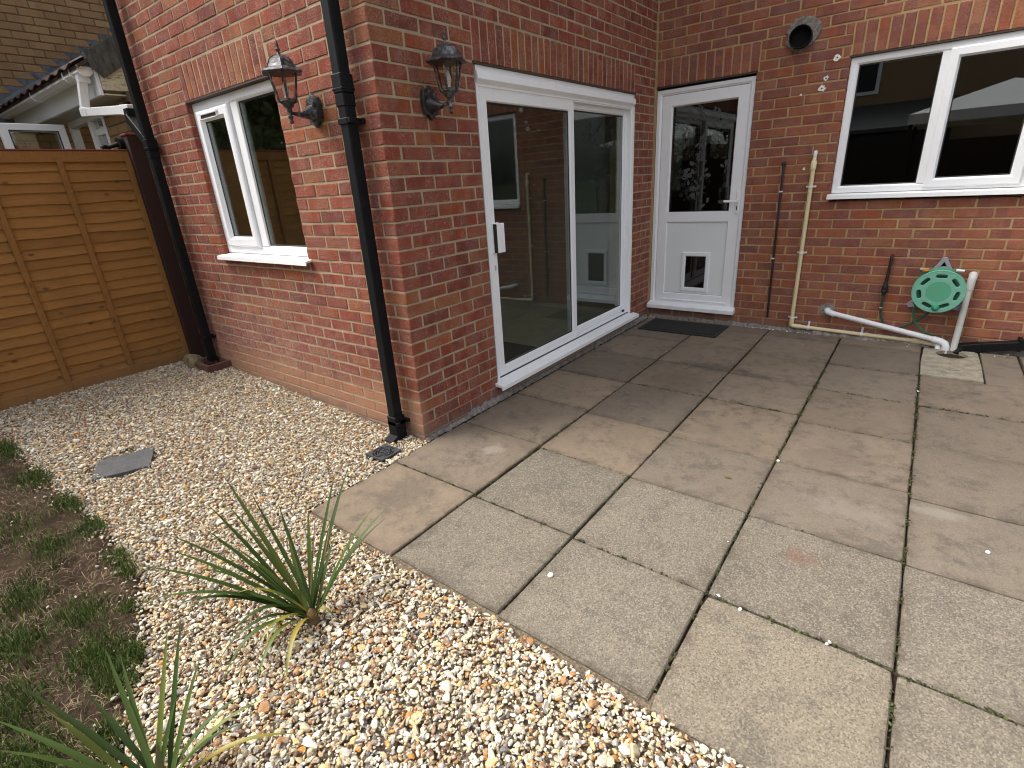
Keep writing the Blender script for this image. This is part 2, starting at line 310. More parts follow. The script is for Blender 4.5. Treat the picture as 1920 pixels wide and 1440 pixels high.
k = NT('tree_foliage'); r = k.attr('srnd'); M['fol'] = k.set(k.ramp(r, [(0, (0.018, 0.04, 0.01)), (0.6, (0.045, 0.085, 0.02)), (1, (0.085, 0.13, 0.035))]), 0.6)
k = NT('bark'); M['bark'] = k.set(k.ramp(k.noise(20, 4), [(0.3, (0.05, 0.035, 0.025)), (0.7, (0.13, 0.1, 0.075))]), 0.9)
k = NT('lead'); n = k.noise(14, 5, 0.7); M['lead'] = k.set(k.ramp(n, [(0.35, (0.05, 0.056, 0.07)), (0.65, (0.15, 0.165, 0.19))]), 0.55, 0.2)
k = NT('verge_felt'); n = k.noise(11, 5, 0.7, vec=k.vmul(None, (1, 3, 1))); M['verge'] = k.set(k.ramp(n, [(0.35, (0.02, 0.022, 0.024)), (0.7, (0.09, 0.095, 0.1))]), 0.55)
k = NT('roof_tile'); r = k.rnd(); M['tile'] = k.set(k.mix(k.math('MULTIPLY', k.noise(30, 4), 0.5), k.ramp(r, [(0, (0.05, 0.024, 0.02)), (1, (0.085, 0.045, 0.035))]), (0.03, 0.025, 0.022)), 0.85)
k = NT('flaking_white_paint'); n = k.noise(9, 6, 0.75, vec=k.vmul(None, (2, 2, 9)), dist=0.8); M['flake'] = k.set(k.ramp(n, [(0.42, (0.62, 0.58, 0.47)), (0.53, (0.5, 0.45, 0.34)), (0.62, (0.2, 0.16, 0.1))]), 0.85); k.bump(n, 0.8, 0.006)
k = NT('soffit_dirty_white'); n = k.noise(6, 5, 0.7); M['soffit'] = k.set(k.ramp(n, [(0.3, (0.42, 0.4, 0.36)), (0.7, (0.62, 0.6, 0.55))]), 0.7)
k = NT('oak_laminate'); n = k.noise(3, 5, 0.65, vec=k.vmul(None, (8, 1, 1))); X, Y, Z = k.xyz()
pl = k.white(k.math('FLOOR', k.math('MULTIPLY', X, 5.3))); c = k.ramp(n, [(0.3, (0.36, 0.31, 0.19)), (0.7, (0.5, 0.44, 0.29))]); M['oak'] = k.set(k.mix(k.math('MULTIPLY', pl, 0.4), c, (0.26, 0.22, 0.13)), 0.3)
k = NT('canopy_white'); M['canopy'] = k.set((0.75, 0.75, 0.76), 0.8)


# ------------------------------------------------------------------ mesh helpers
def cbox_verts(x0, x1, y0, y1, z0, z1, c):
    v = []
    for sx in (0, 1):
        for sy in (0, 1):
            for sz in (0, 1):
                X, Y, Z = (x0, x1)[sx], (y0, y1)[sy], (z0, z1)[sz]
                ix, iy, iz = (c, -c)[sx], (c, -c)[sy], (c, -c)[sz]
                v += [(X, Y + iy, Z + iz), (X + ix, Y, Z + iz), (X + ix, Y + iy, Z)]
    return v


def _cbox_faces():
    def I(sx, sy, sz, a): return ((sx * 2 + sy) * 2 + sz) * 3 + a
    P = np.array(cbox_verts(0, 1, 0, 1, 0, 1, 0.1)); F = []
    for s in (0, 1):
        F.append([I(s, 0, 0, 0), I(s, 1, 0, 0), I(s, 1, 1, 0), I(s, 0, 1, 0)])
        F.append([I(0, s, 0, 1), I(1, s, 0, 1), I(1, s, 1, 1), I(0, s, 1, 1)])
        F.append([I(0, 0, s, 2), I(1, 0, s, 2), I(1, 1, s, 2), I(0, 1, s, 2)])
    for a in (0, 1):
        for b in (0, 1):
            F.append([I(a, b, 0, 0), I(a, b, 1, 0), I(a, b, 1, 1), I(a, b, 0, 1)])
            F.append([I(a, 0, b, 0), I(a, 1, b, 0), I(a, 1, b, 2), I(a, 0, b, 2)])
            F.append([I(0, a, b, 1), I(1, a, b, 1), I(1, a, b, 2), I(0, a, b, 2)])
            for c in (0, 1): F.append([I(a, b, c, 0), I(a, b, c, 1), I(a, b, c, 2)])
    out = []
    for f in F:
        p = P[f]; n = np.cross(p[1] - p[0], p[2] - p[0])
        out.append(f if n @ (p.mean(0) - 0.5) > 0 else f[::-1])
    return out


CBF = _cbox_faces()


class MB:
    """collects shapes in world space (through T) into one mesh"""
    def __init__(s, T=None): s.v = []; s.f = []; s.mi = []; s.sm = []; s.T = T; s.cur = 0

    def add(s, V, F, smooth=False):
        b = len(s.v)
        s.v += [tuple(s.T(*p)) if s.T else tuple(p) for p in V]
        for f in F: s.f.append([b + i for i in f]); s.mi.append(s.cur); s.sm.append(smooth)
        return s

    def box(s, x0, x1, y0, y1, z0, z1, c=0.002):
        x0, x1 = min(x0, x1), max(x0, x1); y0, y1 = min(y0, y1), max(y0, y1); z0, z1 = min(z0, z1), max(z0, z1)
        c = min(c, 0.4 * min(x1 - x0, y1 - y0, z1 - z0))
        return s.add(cbox_verts(x0, x1, y0, y1, z0, z1, c), CBF)

    def obox(s, A, B, w, h, up=(0, 0, 1), c=0.002):
        """bar from A to B, width w across, height h along up"""
        A, B = Vector(A), Vector(B); d = (B - A); L = d.length; d.normalize()
        side = d.cross(Vector(up)).normalized(); u = side.cross(d)
        V = [A + d * p[0] + side * p[1] + u * p[2] for p in cbox_verts(0, L, -w / 2, w / 2, -h / 2, h / 2, min(c, 0.4 * min(w, h)))]
        return s.add(V, CBF)

    def tube(s, pts, r, n=12, caps=True, smooth=True):
        pts = [Vector(p) for p in pts]; rs = r if isinstance(r, (list, tuple)) else [r] * len(pts)
        V = []; N = None
        for i, p in enumerate(pts):
            t = (pts[min(i + 1, len(pts) - 1)] - pts[max(i - 1, 0)]).normalized()
            if N is None: N = t.orthogonal().normalized()
            N = (N - t * N.dot(t)).normalized(); Bn = t.cross(N)
            for j in range(n):
                a = 2 * math.pi * j / n; V.append(p + (N * math.cos(a) + Bn * math.sin(a)) * rs[i])
        F = [[i * n + j, i * n + (j + 1) % n, (i + 1) * n + (j + 1) % n, (i + 1) * n + j] for i in range(len(pts) - 1) for j in range(n)]
        s.add(V, F, smooth)
        if caps: s.add(V[:n], [list(range(n))[::-1]]); s.add(V[-n:], [list(range(n))])
        return s

    def lathe(s, o, prof, n=16, axis='z', smooth=True, ph=0.0, caps=True):
        V = []
        for (r, h) in prof:
            for j in range(n):
                a = 2 * math.pi * j / n + ph; x, y = r * math.cos(a), r * math.sin(a)
                V.append((o[0] + x, o[1] + y, o[2] + h) if axis == 'z' else (o[0] + x, o[1] - h, o[2] + y))
        m = len(prof)
        F = [[i * n + j, i * n + (j + 1) % n, (i + 1) * n + (j + 1) % n, (i + 1) * n + j] for i in range(m - 1) for j in range(n)]
        s.add(V, F, smooth)
        if caps and prof[0][0] > 1e-5: s.add(V[:n], [list(range(n))[::-1]])
        if caps and prof[-1][0] > 1e-5: s.add(V[-n:], [list(range(n))])
        return s

    def frame(s, u0, u1, z0, z1, prof):
        """mitred frame; prof = closed list of (inset, d)"""
        V = []
        for (cu, cz, su, sz) in ((u0, z0, 1, 1), (u1, z0, -1, 1), (u1, z1, -1, -1), (u0, z1, 1, -1)):
            for (i, d) in prof: V.append((cu + su * i, d, cz + sz * i))
        m = len(prof)
        F = [[a * m + i, a * m + (i + 1) % m, ((a + 1) % 4) * m + (i + 1) % m, ((a + 1) % 4) * m + i] for a in range(4) for i in range(m)]
        return s.add(V, F)

    def build(s, name, mats, parent=None, recalc=True, origin=None):
        me = bpy.data.meshes.new(name)
        o0 = Vector(origin) if origin is not None else (parent_origin(parent) if parent else Vector((0, 0, 0)))
        me.from_pydata([Vector(p) - o0 for p in s.v], [], s.f)
        mats = mats if isinstance(mats, (list, tuple)) else [mats]
        for m in mats: me.materials.append(M[m] if isinstance(m, str) else m)
        me.polygons.foreach_set('material_index', s.mi); me.polygons.foreach_set('use_smooth', s.sm)
        if recalc:
            bm = bmesh.new(); bm.from_mesh(me); bmesh.ops.recalc_face_normals(bm, faces=bm.faces); bm.to_mesh(me); bm.free()
        me.update()
        o = bpy.data.objects.new(name, me); COL.objects.link(o)
        if parent: o.parent = parent
        if origin is not None: o.location = o0
        return o


def parent_origin(p):
    v = Vector((0, 0, 0))
    while p is not None: v += p.location; p = p.parent
    return v


def thing(name, label, cat, loc=(0, 0, 0), group=None):
    o = bpy.data.objects.new(name, None); COL.objects.link(o); o.location = loc; o.empty_display_size = 0.1
    o['label'] = label; o['category'] = cat
    if group: o['group'] = group
    return o


def tag(o, label, cat, group=None):
    o['label'] = label; o['category'] = cat
    if group: o['group'] = group
    return o


def kind(o, k_): o['kind'] = k_; return o


def flat2d(loops, depth, bevel=0.0):
    """filled outline with holes, extruded to the given depth; returns verts (x, y, 0..depth) and faces"""
    cu = bpy.data.curves.new('tmp', 'CURVE'); cu.dimensions = '2D'; cu.fill_mode = 'BOTH'
    for lp in loops:
        sp = cu.splines.new('POLY'); sp.points.add(len(lp) - 1); sp.use_cyclic_u = True
        for p, q in zip(sp.points, lp): p.co = (q[0], q[1], 0, 1)
    cu.extrude = depth / 2; cu.bevel_depth = bevel; cu.bevel_resolution = 1
    ob = bpy.data.objects.new('tmp', cu); COL.objects.link(ob)
    me = bpy.data.meshes.new_from_object(ob.evaluated_get(bpy.context.evaluated_depsgraph_get()))
    V = [(v.co.x, v.co.y, v.co.z) for v in me.vertices]; F = [list(p.vertices) for p in me.polygons]
    bpy.data.objects.remove(ob); bpy.data.curves.remove(cu); bpy.data.meshes.remove(me)
    return V, F


def circle(cx, cy, r, n=40, ph=0.0): return [(cx + r * math.cos(ph + 2 * math.pi * i / n), cy + r * math.sin(ph + 2 * math.pi * i / n)) for i in range(n)]


def blob_loop(cx, cy, r, n=18, amp=0.25, seed=0):
    q = random.Random(seed); return [(cx + r * (1 + q.uniform(-amp, amp)) * math.cos(2 * math.pi * i / n), cy + r * (1 + q.uniform(-amp, amp)) * math.sin(2 * math.pi * i / n)) for i in range(n)]


D = 3.3745                                    # depth of the wing: the kitchen wall stands at y = D
TA = lambda u, d, z: (u, -d, z)               # garden-facing wall: along x at y = 0
TB = lambda u, d, z: (d, u, z)                # patio-door wall: along y at x = 0
TC = lambda u, d, z: (u, D - d, z)            # kitchen wall


def sstep(a, b, x): t = np.clip((x - a) / (b - a), 0, 1); return t * t * (3 - 2 * t)


def zg(x, y=0): return -0.022 + 0.085 * sstep(0.0, -3.0, x) + 0.011 * sstep(-0.1, 0.3, x) + 0 * y


# ------------------------------------------------------------------ setting: ground, patio base, lawn
g = MB(); g.add([(-220, -220, -0.16), (220, -220, -0.16), (220, 220, -0.16), (-220, 220, -0.16)], [[0, 1, 2, 3]])
kind(g.build('ground', 'ground'), 'structure')

LAWN = [(-4.0, -1.66), (-3.0, -1.60), (-2.47, -1.57), (-2.0, -1.546), (-1.53, -1.516), (-0.97, -1.507), (-0.575, -1.492), (-0.13, -1.527), (0.13, -1.60), (0.327, -1.671), (0.517, -1.76), (0.682, -1.845), (0.80, -1.93), (1.0, -2.1), (1.3, -2.5), (1.6, -3.2)]
LX = np.array([p[0] for p in LAWN]); LY = np.array([p[1] for p in LAWN])


def lawn_y(x): return np.interp(x, LX, LY)


gx = np.arange(-3.4, 4.2, 0.05); gy = np.arange(-3.2, 0.06, 0.05)
def sheet(name, xs, ys, zf, mat, keep):
    X, Y = np.meshgrid(xs, ys, indexing='ij'); Z = zf(X, Y); nx, ny = X.shape
    V = np.stack([X, Y, Z], -1).reshape(-1, 3); F = []
    for i in range(nx - 1):
        for j in range(ny - 1):
            if keep(X[i, j] + 0.025, Y[i, j] + 0.025): F.append([i * ny + j, (i + 1) * ny + j, (i + 1) * ny + j + 1, i * ny + j + 1])
    m = MB(); m.v = [tuple(p) for p in V]; m.f = F; m.mi = [0] * len(F); m.sm = [True] * len(F)
    return m.build(name, mat, recalc=False)


wob = lambda X, Y: 0.008 * np.sin(7 * X + 3 * Y) + 0.006 * np.sin(17 * X - 11 * Y) + 0.004 * np.sin(41 * X + 29 * Y)
kind(sheet('gravel_bed', gx, gy, lambda X, Y: zg(X) - 0.022 + 0 * Y, 'gbase', lambda x, y: y > lawn_y(x) - 0.15 and not (x > 0.1 and y > -0.8)), 'structure')
kind(sheet('lawn', np.arange(-3.1, 2.6, 0.04), np.arange(-5.0, -1.4, 0.04), lambda X, Y: zg(X) + 0.012 + wob(X, Y) - 0.05 * sstep(0.06, -0.05, lawn_y(X) - Y), 'soil', lambda x, y: y < lawn_y(x) + 0.03), 'structure')

patio = MB().box(0.0, 4.7, -0.83, D + 0.02, -0.15, -0.04, 0.0).build('patio', 'joint'); kind(patio, 'structure')
XC = [0.045, 0.662, 1.25, 1.834, 2.405, 2.985, 3.57, 4.15]
ROWS = [[-0.845, -0.285, 0.318, 0.89, 1.465, 2.04, 2.60, 3.17, D - 0.03], [-0.835, -0.303, 0.278, 0.85, 1.468, 2.04, 2.60, 3.14, D - 0.03], [-0.845, -0.318, 0.262, 0.805, 1.46, 2.0, 2.55, 3.13, D - 0.03],
        [-0.875, -0.325, 0.242, 0.80, 1.36, 1.965, 2.535, 3.11, D - 0.03], [-0.9, -0.338, 0.232, 0.76, 1.357, 1.946, 2.545, 3.2, D - 0.03], [-0.93, -0.33, 0.262, 0.78, 1.36, 1.95, 2.54, 3.13, D - 0.03], [-0.95, -0.33, 0.25, 0.8, 1.37, 1.96, 2.55, 3.13, D - 0.03]]
AGG = {(c_, r_) for c_ in range(1, 7) for r_ in (0, 1)}
q = random.Random(5)
for ci in range(7):
    for ri in range(8):
        x0, x1 = XC[ci], XC[ci + 1]; y0, y1 = ROWS[ci][ri], ROWS[ci][ri + 1]
        if ci == 4 and ri >= 6: continue
        gp = 0.0045
        gl = 0.016 if (ci == 1 and ri in (1,)) else gp + q.uniform(0, 0.002)
        m = MB(); dz = q.uniform(-0.003, 0.002); h = 0.05
        n = 9; ring = []
        def ed(a, b): return [(a[0] + (b[0] - a[0]) * t / n, a[1] + (b[1] - a[1]) * t / n) for t in range(n)]
        cs = [(x0 + gl, y0 + gp), (x1 - gp, y0 + gp), (x1 - gp, y1 - gp), (x0 + gl, y1 - gp)]
        cs = [(a + q.uniform(-.002, .002), b + q.uniform(-.002, .002)) for a, b in cs]
        rc = 0.045 if ri == 0 and ci == 3 else 0.012
        for i in range(4):
            a, b = cs[i], cs[(i + 1) % 4]
            for (px, py) in ed(a, b)[1:]: ring.append((px + q.uniform(-.0012, .0012), py + q.uniform(-.0012, .0012)))
            # clipped corner
            nb = cs[(i + 2) % 4]
            ring.append((b[0] + (a[0] - b[0]) * rc * .25 + (nb[0] - b[0]) * rc * .25, b[1] + (a[1] - b[1]) * rc * .25 + (nb[1] - b[1]) * rc * .25))
        cx_, cy_ = (x0 + x1) / 2, (y0 + y1) / 2
        tx, ty = q.uniform(-.004, .004), q.uniform(-.004, .004)
        zt = lambda px, py: ZP + dz + (px - cx_) * tx + (py - cy_) * ty
        N_ = len(ring); ins = lambda px, py, s_: (cx_ + (px - cx_) * s_, cy_ + (py - cy_) * s_)
        V = [(px, py, ZP - h) for px, py in ring] + [(px, py, zt(px, py) - 0.005) for px, py in ring]
        for sc_ in (0.983, 0.93, 0.8):
            for px, py in ring: a, b = ins(px, py, sc_); V.append((a, b, zt(a, b)))
        F = [[i, (i + 1) % N_, N_ + (i + 1) % N_, N_ + i] for i in range(N_)] + [[N_ + i, N_ + (i + 1) % N_, 2 * N_ + (i + 1) % N_, 2 * N_ + i] for i in range(N_)] + [[(2 + g_) * N_ + i, (2 + g_) * N_ + (i + 1) % N_, (3 + g_) * N_ + (i + 1) % N_, (3 + g_) * N_ + i] for g_ in (0, 1) for i in range(N_)] + [list(range(4 * N_, 5 * N_))]
        m.add(V, F)
        mt = 'slab_agg' if (ci, ri) in AGG else ('slab_grey' if (ci, ri) in ((4, 2), (3, 2), (4, 3), (5, 2), (5, 1), (6, 2), (5, 3), (4, 4), (5, 4), (1, 3), (2, 2), (6, 3), (3, 6), (3, 5)) else 'slab_brown')
        so = m.build('paving_slab', mt, patio); so.data.attributes.new('edge', 'FLOAT', 'POINT').data.foreach_set('value', [1.0] * (3 * N_) + [0.45] * N_ + [0.0] * N_)

# ------------------------------------------------------------------ the red brick house
house = thing('brick_house', 'red brick house with white windows and doors around the paved patio', 'house', (0, 0, 0))
OPEN = {'A': [(-2.05, -0.90, 1.05, 2.10)], 'B': [(0.745, 2.945, 0.075, 2.10)], 'C': [(0.012, 0.893, 0.075, 2.175), (1.573, 2.775, 1.125, 2.175)]}
SOLD = {'A': [(-2.04, 15, 2.10)], 'B': [(0.745, 29, 2.10)], 'C': [(0.01, 12, 2.175), (1.569, 16, 2.175)]}
SPAN = {'A': (-2.85, 0.0), 'B': (0.0, D - 0.004), 'C': (0.004, 4.6)}
TOPROW = 68
bricks = []                                        # (wall, x0,x1,y0,y1,z0,z1, long axis)


def wbox(w, u0, u1, z0, z1, ax):
    dz = 0.1025
    if w == 'A': bricks.append((w, u0, u1, 0.0, dz, z0, z1, ax))
    elif w == 'B': bricks.append((w, -dz, 0.0, u0, u1, z0, z1, 1 if ax == 0 else ax))
    else: bricks.append((w, u0, u1, D, D + dz, z0, z1, ax))


for w in 'ABC':
    blocks = [(a, b, c, d_) for a, b, c, d_ in OPEN[w]] + [(s, s + n * 0.075, z, z + 0.225) for s, n, z in SOLD[w]]
    for s, n, z in SOLD[w]:
        for i in range(n): wbox(w, s + i * 0.075 + 0.005, s + i * 0.075 + 0.07, z + 0.004, z + 0.219, 2)
    for r_ in range(-1, TOPROW):
        z0, z1 = r_ * 0.075 + 0.0045, r_ * 0.075 + 0.0715; odd = r_ % 2 != 0
        if w == 'A':
            js = [-(0.22 if odd else 0.1075) - 0.225 * i for i in range(0, 14)][::-1]
            ivs = [(a + 0.005, b - 0.005) for a, b in zip(js[:-1], js[1:])]
        elif w == 'B':
            js = [(0.1075 if odd else 0.22) + 0.225 * i for i in range(0, 17)]; ivs = [(a + 0.005, b - 0.005) for a, b in zip(js[:-1], js[1:])]
        else:
            ph = 0.1605 if odd else 0.048
            js = [ph + 0.225 * i for i in range(-1, 21)]; ivs = [(a + 0.005, b - 0.005) for a, b in zip(js[:-1], js[1:])]
        lo, hi = SPAN[w]
        for a, b in ivs:
            a += q.uniform(-.0015, .0015); b += q.uniform(-.0015, .0015)
            a, b = max(a, lo + 0.006), min(b, hi - (0.006 if w != 'A' else 0))
            segs = [(a, b)]
            for (u0, u1, zz0, zz1) in blocks:
                if min(z1, zz1) - max(z0, zz0) < 0.03: continue
                ns = []
                for (s, e) in segs:
                    if e <= u0 or s >= u1: ns.append((s, e)); continue
                    if s < u0 - 0.012: ns.append((s, min(e, u0 - (0.004 if zz1 - zz0 < 0.3 else 0))))
                    if e > u1 + 0.012: ns.append((max(s, u1 + (0.004 if zz1 - zz0 < 0.3 else 0)), e))
                segs = ns
            for (s, e) in segs:
                if e - s > 0.015: wbox(w, s, e, z0, z1, 0)
        if w == 'A':                                    # quoin bricks turn the corner
            if odd: bricks.append(('A', -0.215, 0.0, 0.0, 0.1025, z0, z1, 0))
            else: bricks.append(('A', -0.1025, 0.0, 0.0, 0.215, z0, z1, 1))


def face_area(b):
    w, x0, x1, y0, y1, z0, z1, ax = b
    if z1 < -0.01: return 0
    best = 0
    for pts in (([(x0, y0, z0), (x1, y0, z0), (x1, y0, z1), (x0, y0, z1)]) if w in 'AC' else None, [(x1, y0, z0), (x1, y1, z0), (x1, y1, z1), (x1, y0, z1)] if w == 'B' or (w == 'A' and x1 == 0.0) else None):
        if pts is None: continue
        P = [to_px(p) for p in pts]
        if any(p[2] < 0.2 for p in P): continue
        cx, cy = sum(p[0] for p in P) / 4, sum(p[1] for p in P) / 4
        if not (-10 < cx < 1930 and -5 < cy < 1445): continue
        best += abs(sum(P[i][0] * P[(i + 1) % 4][1] - P[(i + 1) % 4][0] * P[i][1] for i in range(4))) / 2
    return best


# mortar cores with the openings left out
def core(w, lo, hi, zlo, zhi):
    OP = [(a - 0.007, b + 0.007, c - 0.012, d_ + 0.008) if w != 'C' or a > 0.1 else (a - 0.002, b + 0.007, c - 0.012, d_ + 0.008) for a, b, c, d_ in OPEN[w]]
    us = sorted({lo, hi, *[u for o in OP for u in o[:2]]}); zs = sorted({zlo, zhi, *[z for o in OP for z in o[2:]]})
    m = MB({'A': TA, 'B': TB, 'C': TC}[w])
    for u0, u1 in zip(us[:-1], us[1:]):
        for z0, z1 in zip(zs[:-1], zs[1:]):
            uc, zc = (u0 + u1) / 2, (z0 + z1) / 2
            if any(o[0] < uc < o[1] and o[2] < zc < o[3] for o in OP): continue
            m.box(u0, u1, -0.25, -0.003, z0, z1, 0.0)
    return m


walls = {}
walls['A'] = core('A', -2.845, -0.003, -0.2, 5.1).build('wall', 'morA', house)
walls['B'] = core('B', 0.2505, D + 0.004, -0.2, 5.1).build('wall', 'morA', house)
walls['C'] = core('C', -0.25, 4.6, -0.2, 5.1).build('wall', 'morC', house)
bricks.sort(key=face_area, reverse=True)
cache = {}
jv = MB(); jrnd = []; jbu = []
for i, b in enumerate(bricks):
    w, x0, x1, y0, y1, z0, z1, ax = b
    dims = (round(x1 - x0, 3), round(y1 - y0, 3), round(z1 - z0, 3)); L = dims[ax]
    pr = q.uniform(-0.0012, 0.0016); ctr = Vector(((x0 + x1) / 2, (y0 + y1) / 2, (z0 + z1) / 2 + q.uniform(-.001, .001)))
    if w == 'B': ctr.x += pr
    else: ctr.y -= pr
    if i < 300 and face_area(b) > 0:
        key = (w, dims, ax, q.randrange(4))
        me = cache.get(key)
        if me is None:
            hx, hy, hz = dims[0] / 2, dims[1] / 2, dims[2] / 2
            V = [(a + q.uniform(-.0016, .0016), bb + q.uniform(-.0016, .0016), c_ + q.uniform(-.0016, .0016)) for a, bb, c_ in cbox_verts(-hx, hx, -hy, hy, -hz, hz, 0.0045)]
            me = bpy.data.meshes.new('brick'); me.from_pydata(V, [], CBF); me.materials.append(M['brC' if w == 'C' else 'brA'])
            at = me.attributes.new('bu', 'FLOAT', 'POINT'); at.data.foreach_set('value', [v[ax] for v in V]); cache[key] = me
        o = bpy.data.objects.new('brick', me); COL.objects.link(o); o.parent = walls[w if w != 'A' else 'A']; o.location = ctr
    else:
        hx, hy, hz = dims[0] / 2, dims[1] / 2, dims[2] / 2
        V = [(a + q.uniform(-.0016, .0016), bb + q.uniform(-.0016, .0016), c_ + q.uniform(-.0016, .0016)) for a, bb, c_ in cbox_verts(-hx, hx, -hy, hy, -hz, hz, 0.0045)]
        jv.cur = 1 if w == 'C' else 0
        jv.add([(v[0] + ctr.x, v[1] + ctr.y, v[2] + ctr.z) for v in V], CBF); jrnd += [q.random()] * 24; jbu += [v[ax] for v in V]
jo = kind(jv.build('brick_courses', ['brjA', 'brjC'], house, recalc=False), 'stuff')
jo.data.attributes.new('brnd', 'FLOAT', 'POINT').data.foreach_set('value', jrnd)
jo.data.attributes.new('bu', 'FLOAT', 'POINT').data.foreach_set('value', jbu)

# steel lintels, cement at the foot of the walls
for T_, lst in ((TA, [(-2.05, -0.90, 2.10)]), (TB, [(0.735, 2.94, 2.10)]), (TC, [(0.014, 0.905, 2.175), (1.56, 2.78, 2.175)])):
    for u0, u1, z in lst: MB(T_).box(u0, u1, -0.1, 0.002, z - 0.0065, z + 0.0025, 0.0).build('lintel', 'steel', house)


def fillet(T_, u0, u1, hfun, dfun, mat, seed):
    qq = random.Random(seed); V = []; n = int((u1 - u0) / 0.025)
    for i in range(n + 1):
        u = u0 + (u1 - u0) * i / n; h = hfun(u) * qq.uniform(0.55, 1.25); d_ = dfun(u) * qq.uniform(0.6, 1.2)
        V += [(u, 0.0045, ZP + h), (u, 0.45 * d_, ZP + 0.45 * h), (u, d_, ZP - 0.012), (u, -0.02, ZP - 0.02)]
    F = [[i * 4 + j, i * 4 + (j + 1) % 4, (i + 1) * 4 + (j + 1) % 4, (i + 1) * 4 + j] for i in range(n) for j in range(4)] + [[0, 1, 2, 3], [n * 4 + 3, n * 4 + 2, n * 4 + 1, n * 4]]
    return MB(T_).add(V, F).build('cement_fillet', mat, house)


fillet(TB, 0.0, D - 0.03, lambda u: 0.012 + 0.02 * (0.4 < u < 0.9) + 0.02 * (u > 2.2), lambda u: 0.03, 'cement', 1)
fillet(TC, 0.03, 4.5, lambda u: 0.03 + 0.02 * (u > 1.4), lambda u: 0.035 + 0.05 * (1.6 < u < 2.5), 'cement', 2)


def pane(T_, u0, u1, z0, z1, d, parent, mat='glass', name='pane'):
    return MB(T_).box(u0, u1, d - 0.006, d, z0, z1, 0.0).build(name, mat, parent)


def beads(T_, u0, u1, z0, z1, d, parent):
    return MB(T_).frame(u0 - 0.004, u1 + 0.004, z0 - 0.004, z1 + 0.004, [(0, d - 0.002), (0, d + 0.003), (0.006, d + 0.002), (0.008, d - 0.002)]).build('gasket', 'gasket', parent)


# window A (corner room) : d of the frame face is -0.04
winA = MB(TA)
winA.frame(-2.05, -0.90, 1.065, 2.09, [(0, -0.10), (0, -0.04), (0.044, -0.04), (0.049, -0.044), (0.061, -0.06), (0.061, -0.10)])
winA.box(-1.515, -1.432, -0.10, -0.0405, 1.12, 2.035, 0.003)
wA = winA.build('window', 'upvc', house); wA['label'] = 'white two-light window on the garden side'
MB(TA).frame(-1.985, -1.53, 1.115, 2.032, [(0, -0.06), (0, -0.024), (0.012, -0.018), (0.052, -0.018), (0.058, -0.03), (0.07, -0.045), (0.07, -0.08), (0, -0.08)]).build('sash', 'upvc', wA)
pane(TA, -1.92, -1.595, 1.18, 1.965, -0.05, wA, 'glassr'); beads(TA, -1.913, -1.602, 1.187, 1.96, -0.047, wA)
pane(TA, -1.435, -0.955, 1.12, 2.035, -0.06, wA, 'glassr'); beads(TA, -1.43, -0.963, 1.128, 2.027, -0.058, wA)
v_ = MB(TA); v_.box(-1.905, -1.655, -0.02, -0.006, 2.0, 2.015, 0.002); v_.box(-1.9, -1.68, -0.019, -0.009, 1.972, 1.978, 0.001); v_.cur = 1; v_.box(-1.9, -1.69, -0.019, -0.012, 1.98, 1.998, 0.001)
v_.build('trickle_vent', ['upvc', 'gasket'], wA)
s_ = MB(TA); s_.add([(-2.085, -0.06, 1.062), (-2.085, 0.045, 1.046), (-2.085, 0.047, 1.02), (-2.085, 0.04, 1.02), (-2.085, 0.035, 1.036), (-2.085, -0.06, 1.045)] + [(-0.862, -0.06, 1.062), (-0.862, 0.045, 1.046), (-0.862, 0.047, 1.02), (-0.862, 0.04, 1.02), (-0.862, 0.035, 1.036), (-0.862, -0.06, 1.045)],
      [[i, (i + 1) % 6, 6 + (i + 1) % 6, 6 + i] for i in range(6)] + [list(range(6))[::-1], list(range(6, 12))]); s_.build('sill', 'sill', wA)

# patio door (wall B), frame face d = -0.025
pd = MB(TB)
pd.frame(0.775, 2.944, 0.10, 2.005, [(0, -0.10), (0, -0.022), (0.02, -0.022), (0.023, -0.028), (0.03, -0.028), (0.03, -0.10)])
pdo = pd.build('patio_door', 'upvc', house); pdo['label'] = 'white sliding patio door with a tall pull handle'
hd = MB(TB); hd.add([(0.77, -0.09, 2.092), (0.77, -0.012, 2.092), (0.77, -0.012, 2.066), (0.77, -0.0, 2.058), (0.77, 0.004, 2.02), (0.77, -0.02, 1.998), (0.77, -0.09, 1.998)] + [(2.943, -0.09, 2.092), (2.943, -0.012, 2.092), (2.943, -0.012, 2.066), (2.943, 0.0, 2.058), (2.943, 0.004, 2.02), (2.943, -0.02, 1.998), (2.943, -0.09, 1.998)],
      [[i, (i + 1) % 7, 7 + (i + 1) % 7, 7 + i] for i in range(7)] + [list(range(7))[::-1], list(range(7, 14))]); hd.build('head_box', 'upvc', pdo)
MB(TB).frame(0.808, 1.912, 0.125, 1.975, [(0, -0.06), (0, -0.03), (0.004, -0.026), (0.06, -0.026), (0.066, -0.034), (0.07, -0.06)]).build('sliding_sash', 'upvc', pdo)
pane(TB, 0.865, 1.855, 0.18, 1.92, -0.045, pdo); beads(TB, 0.882, 1.838, 0.198, 1.902, -0.041, pdo)
st = MB(TB).box(1.858, 1.912, -0.0655, -0.0605, 0.14, 1.96, 0.001); st.build('seal_strip', 'gasket', pdo)
MB(TB).frame(1.87, 2.92, 0.135, 1.99, [(0, -0.10), (0, -0.07), (0.05, -0.07), (0.062, -0.085), (0.062, -0.10)]).build('fixed_sash', 'upvc', pdo)
pane(TB, 1.925, 2.87, 0.19, 1.935, -0.09, pdo); beads(TB, 1.935, 2.86, 0.2, 1.925, -0.0855, pdo)
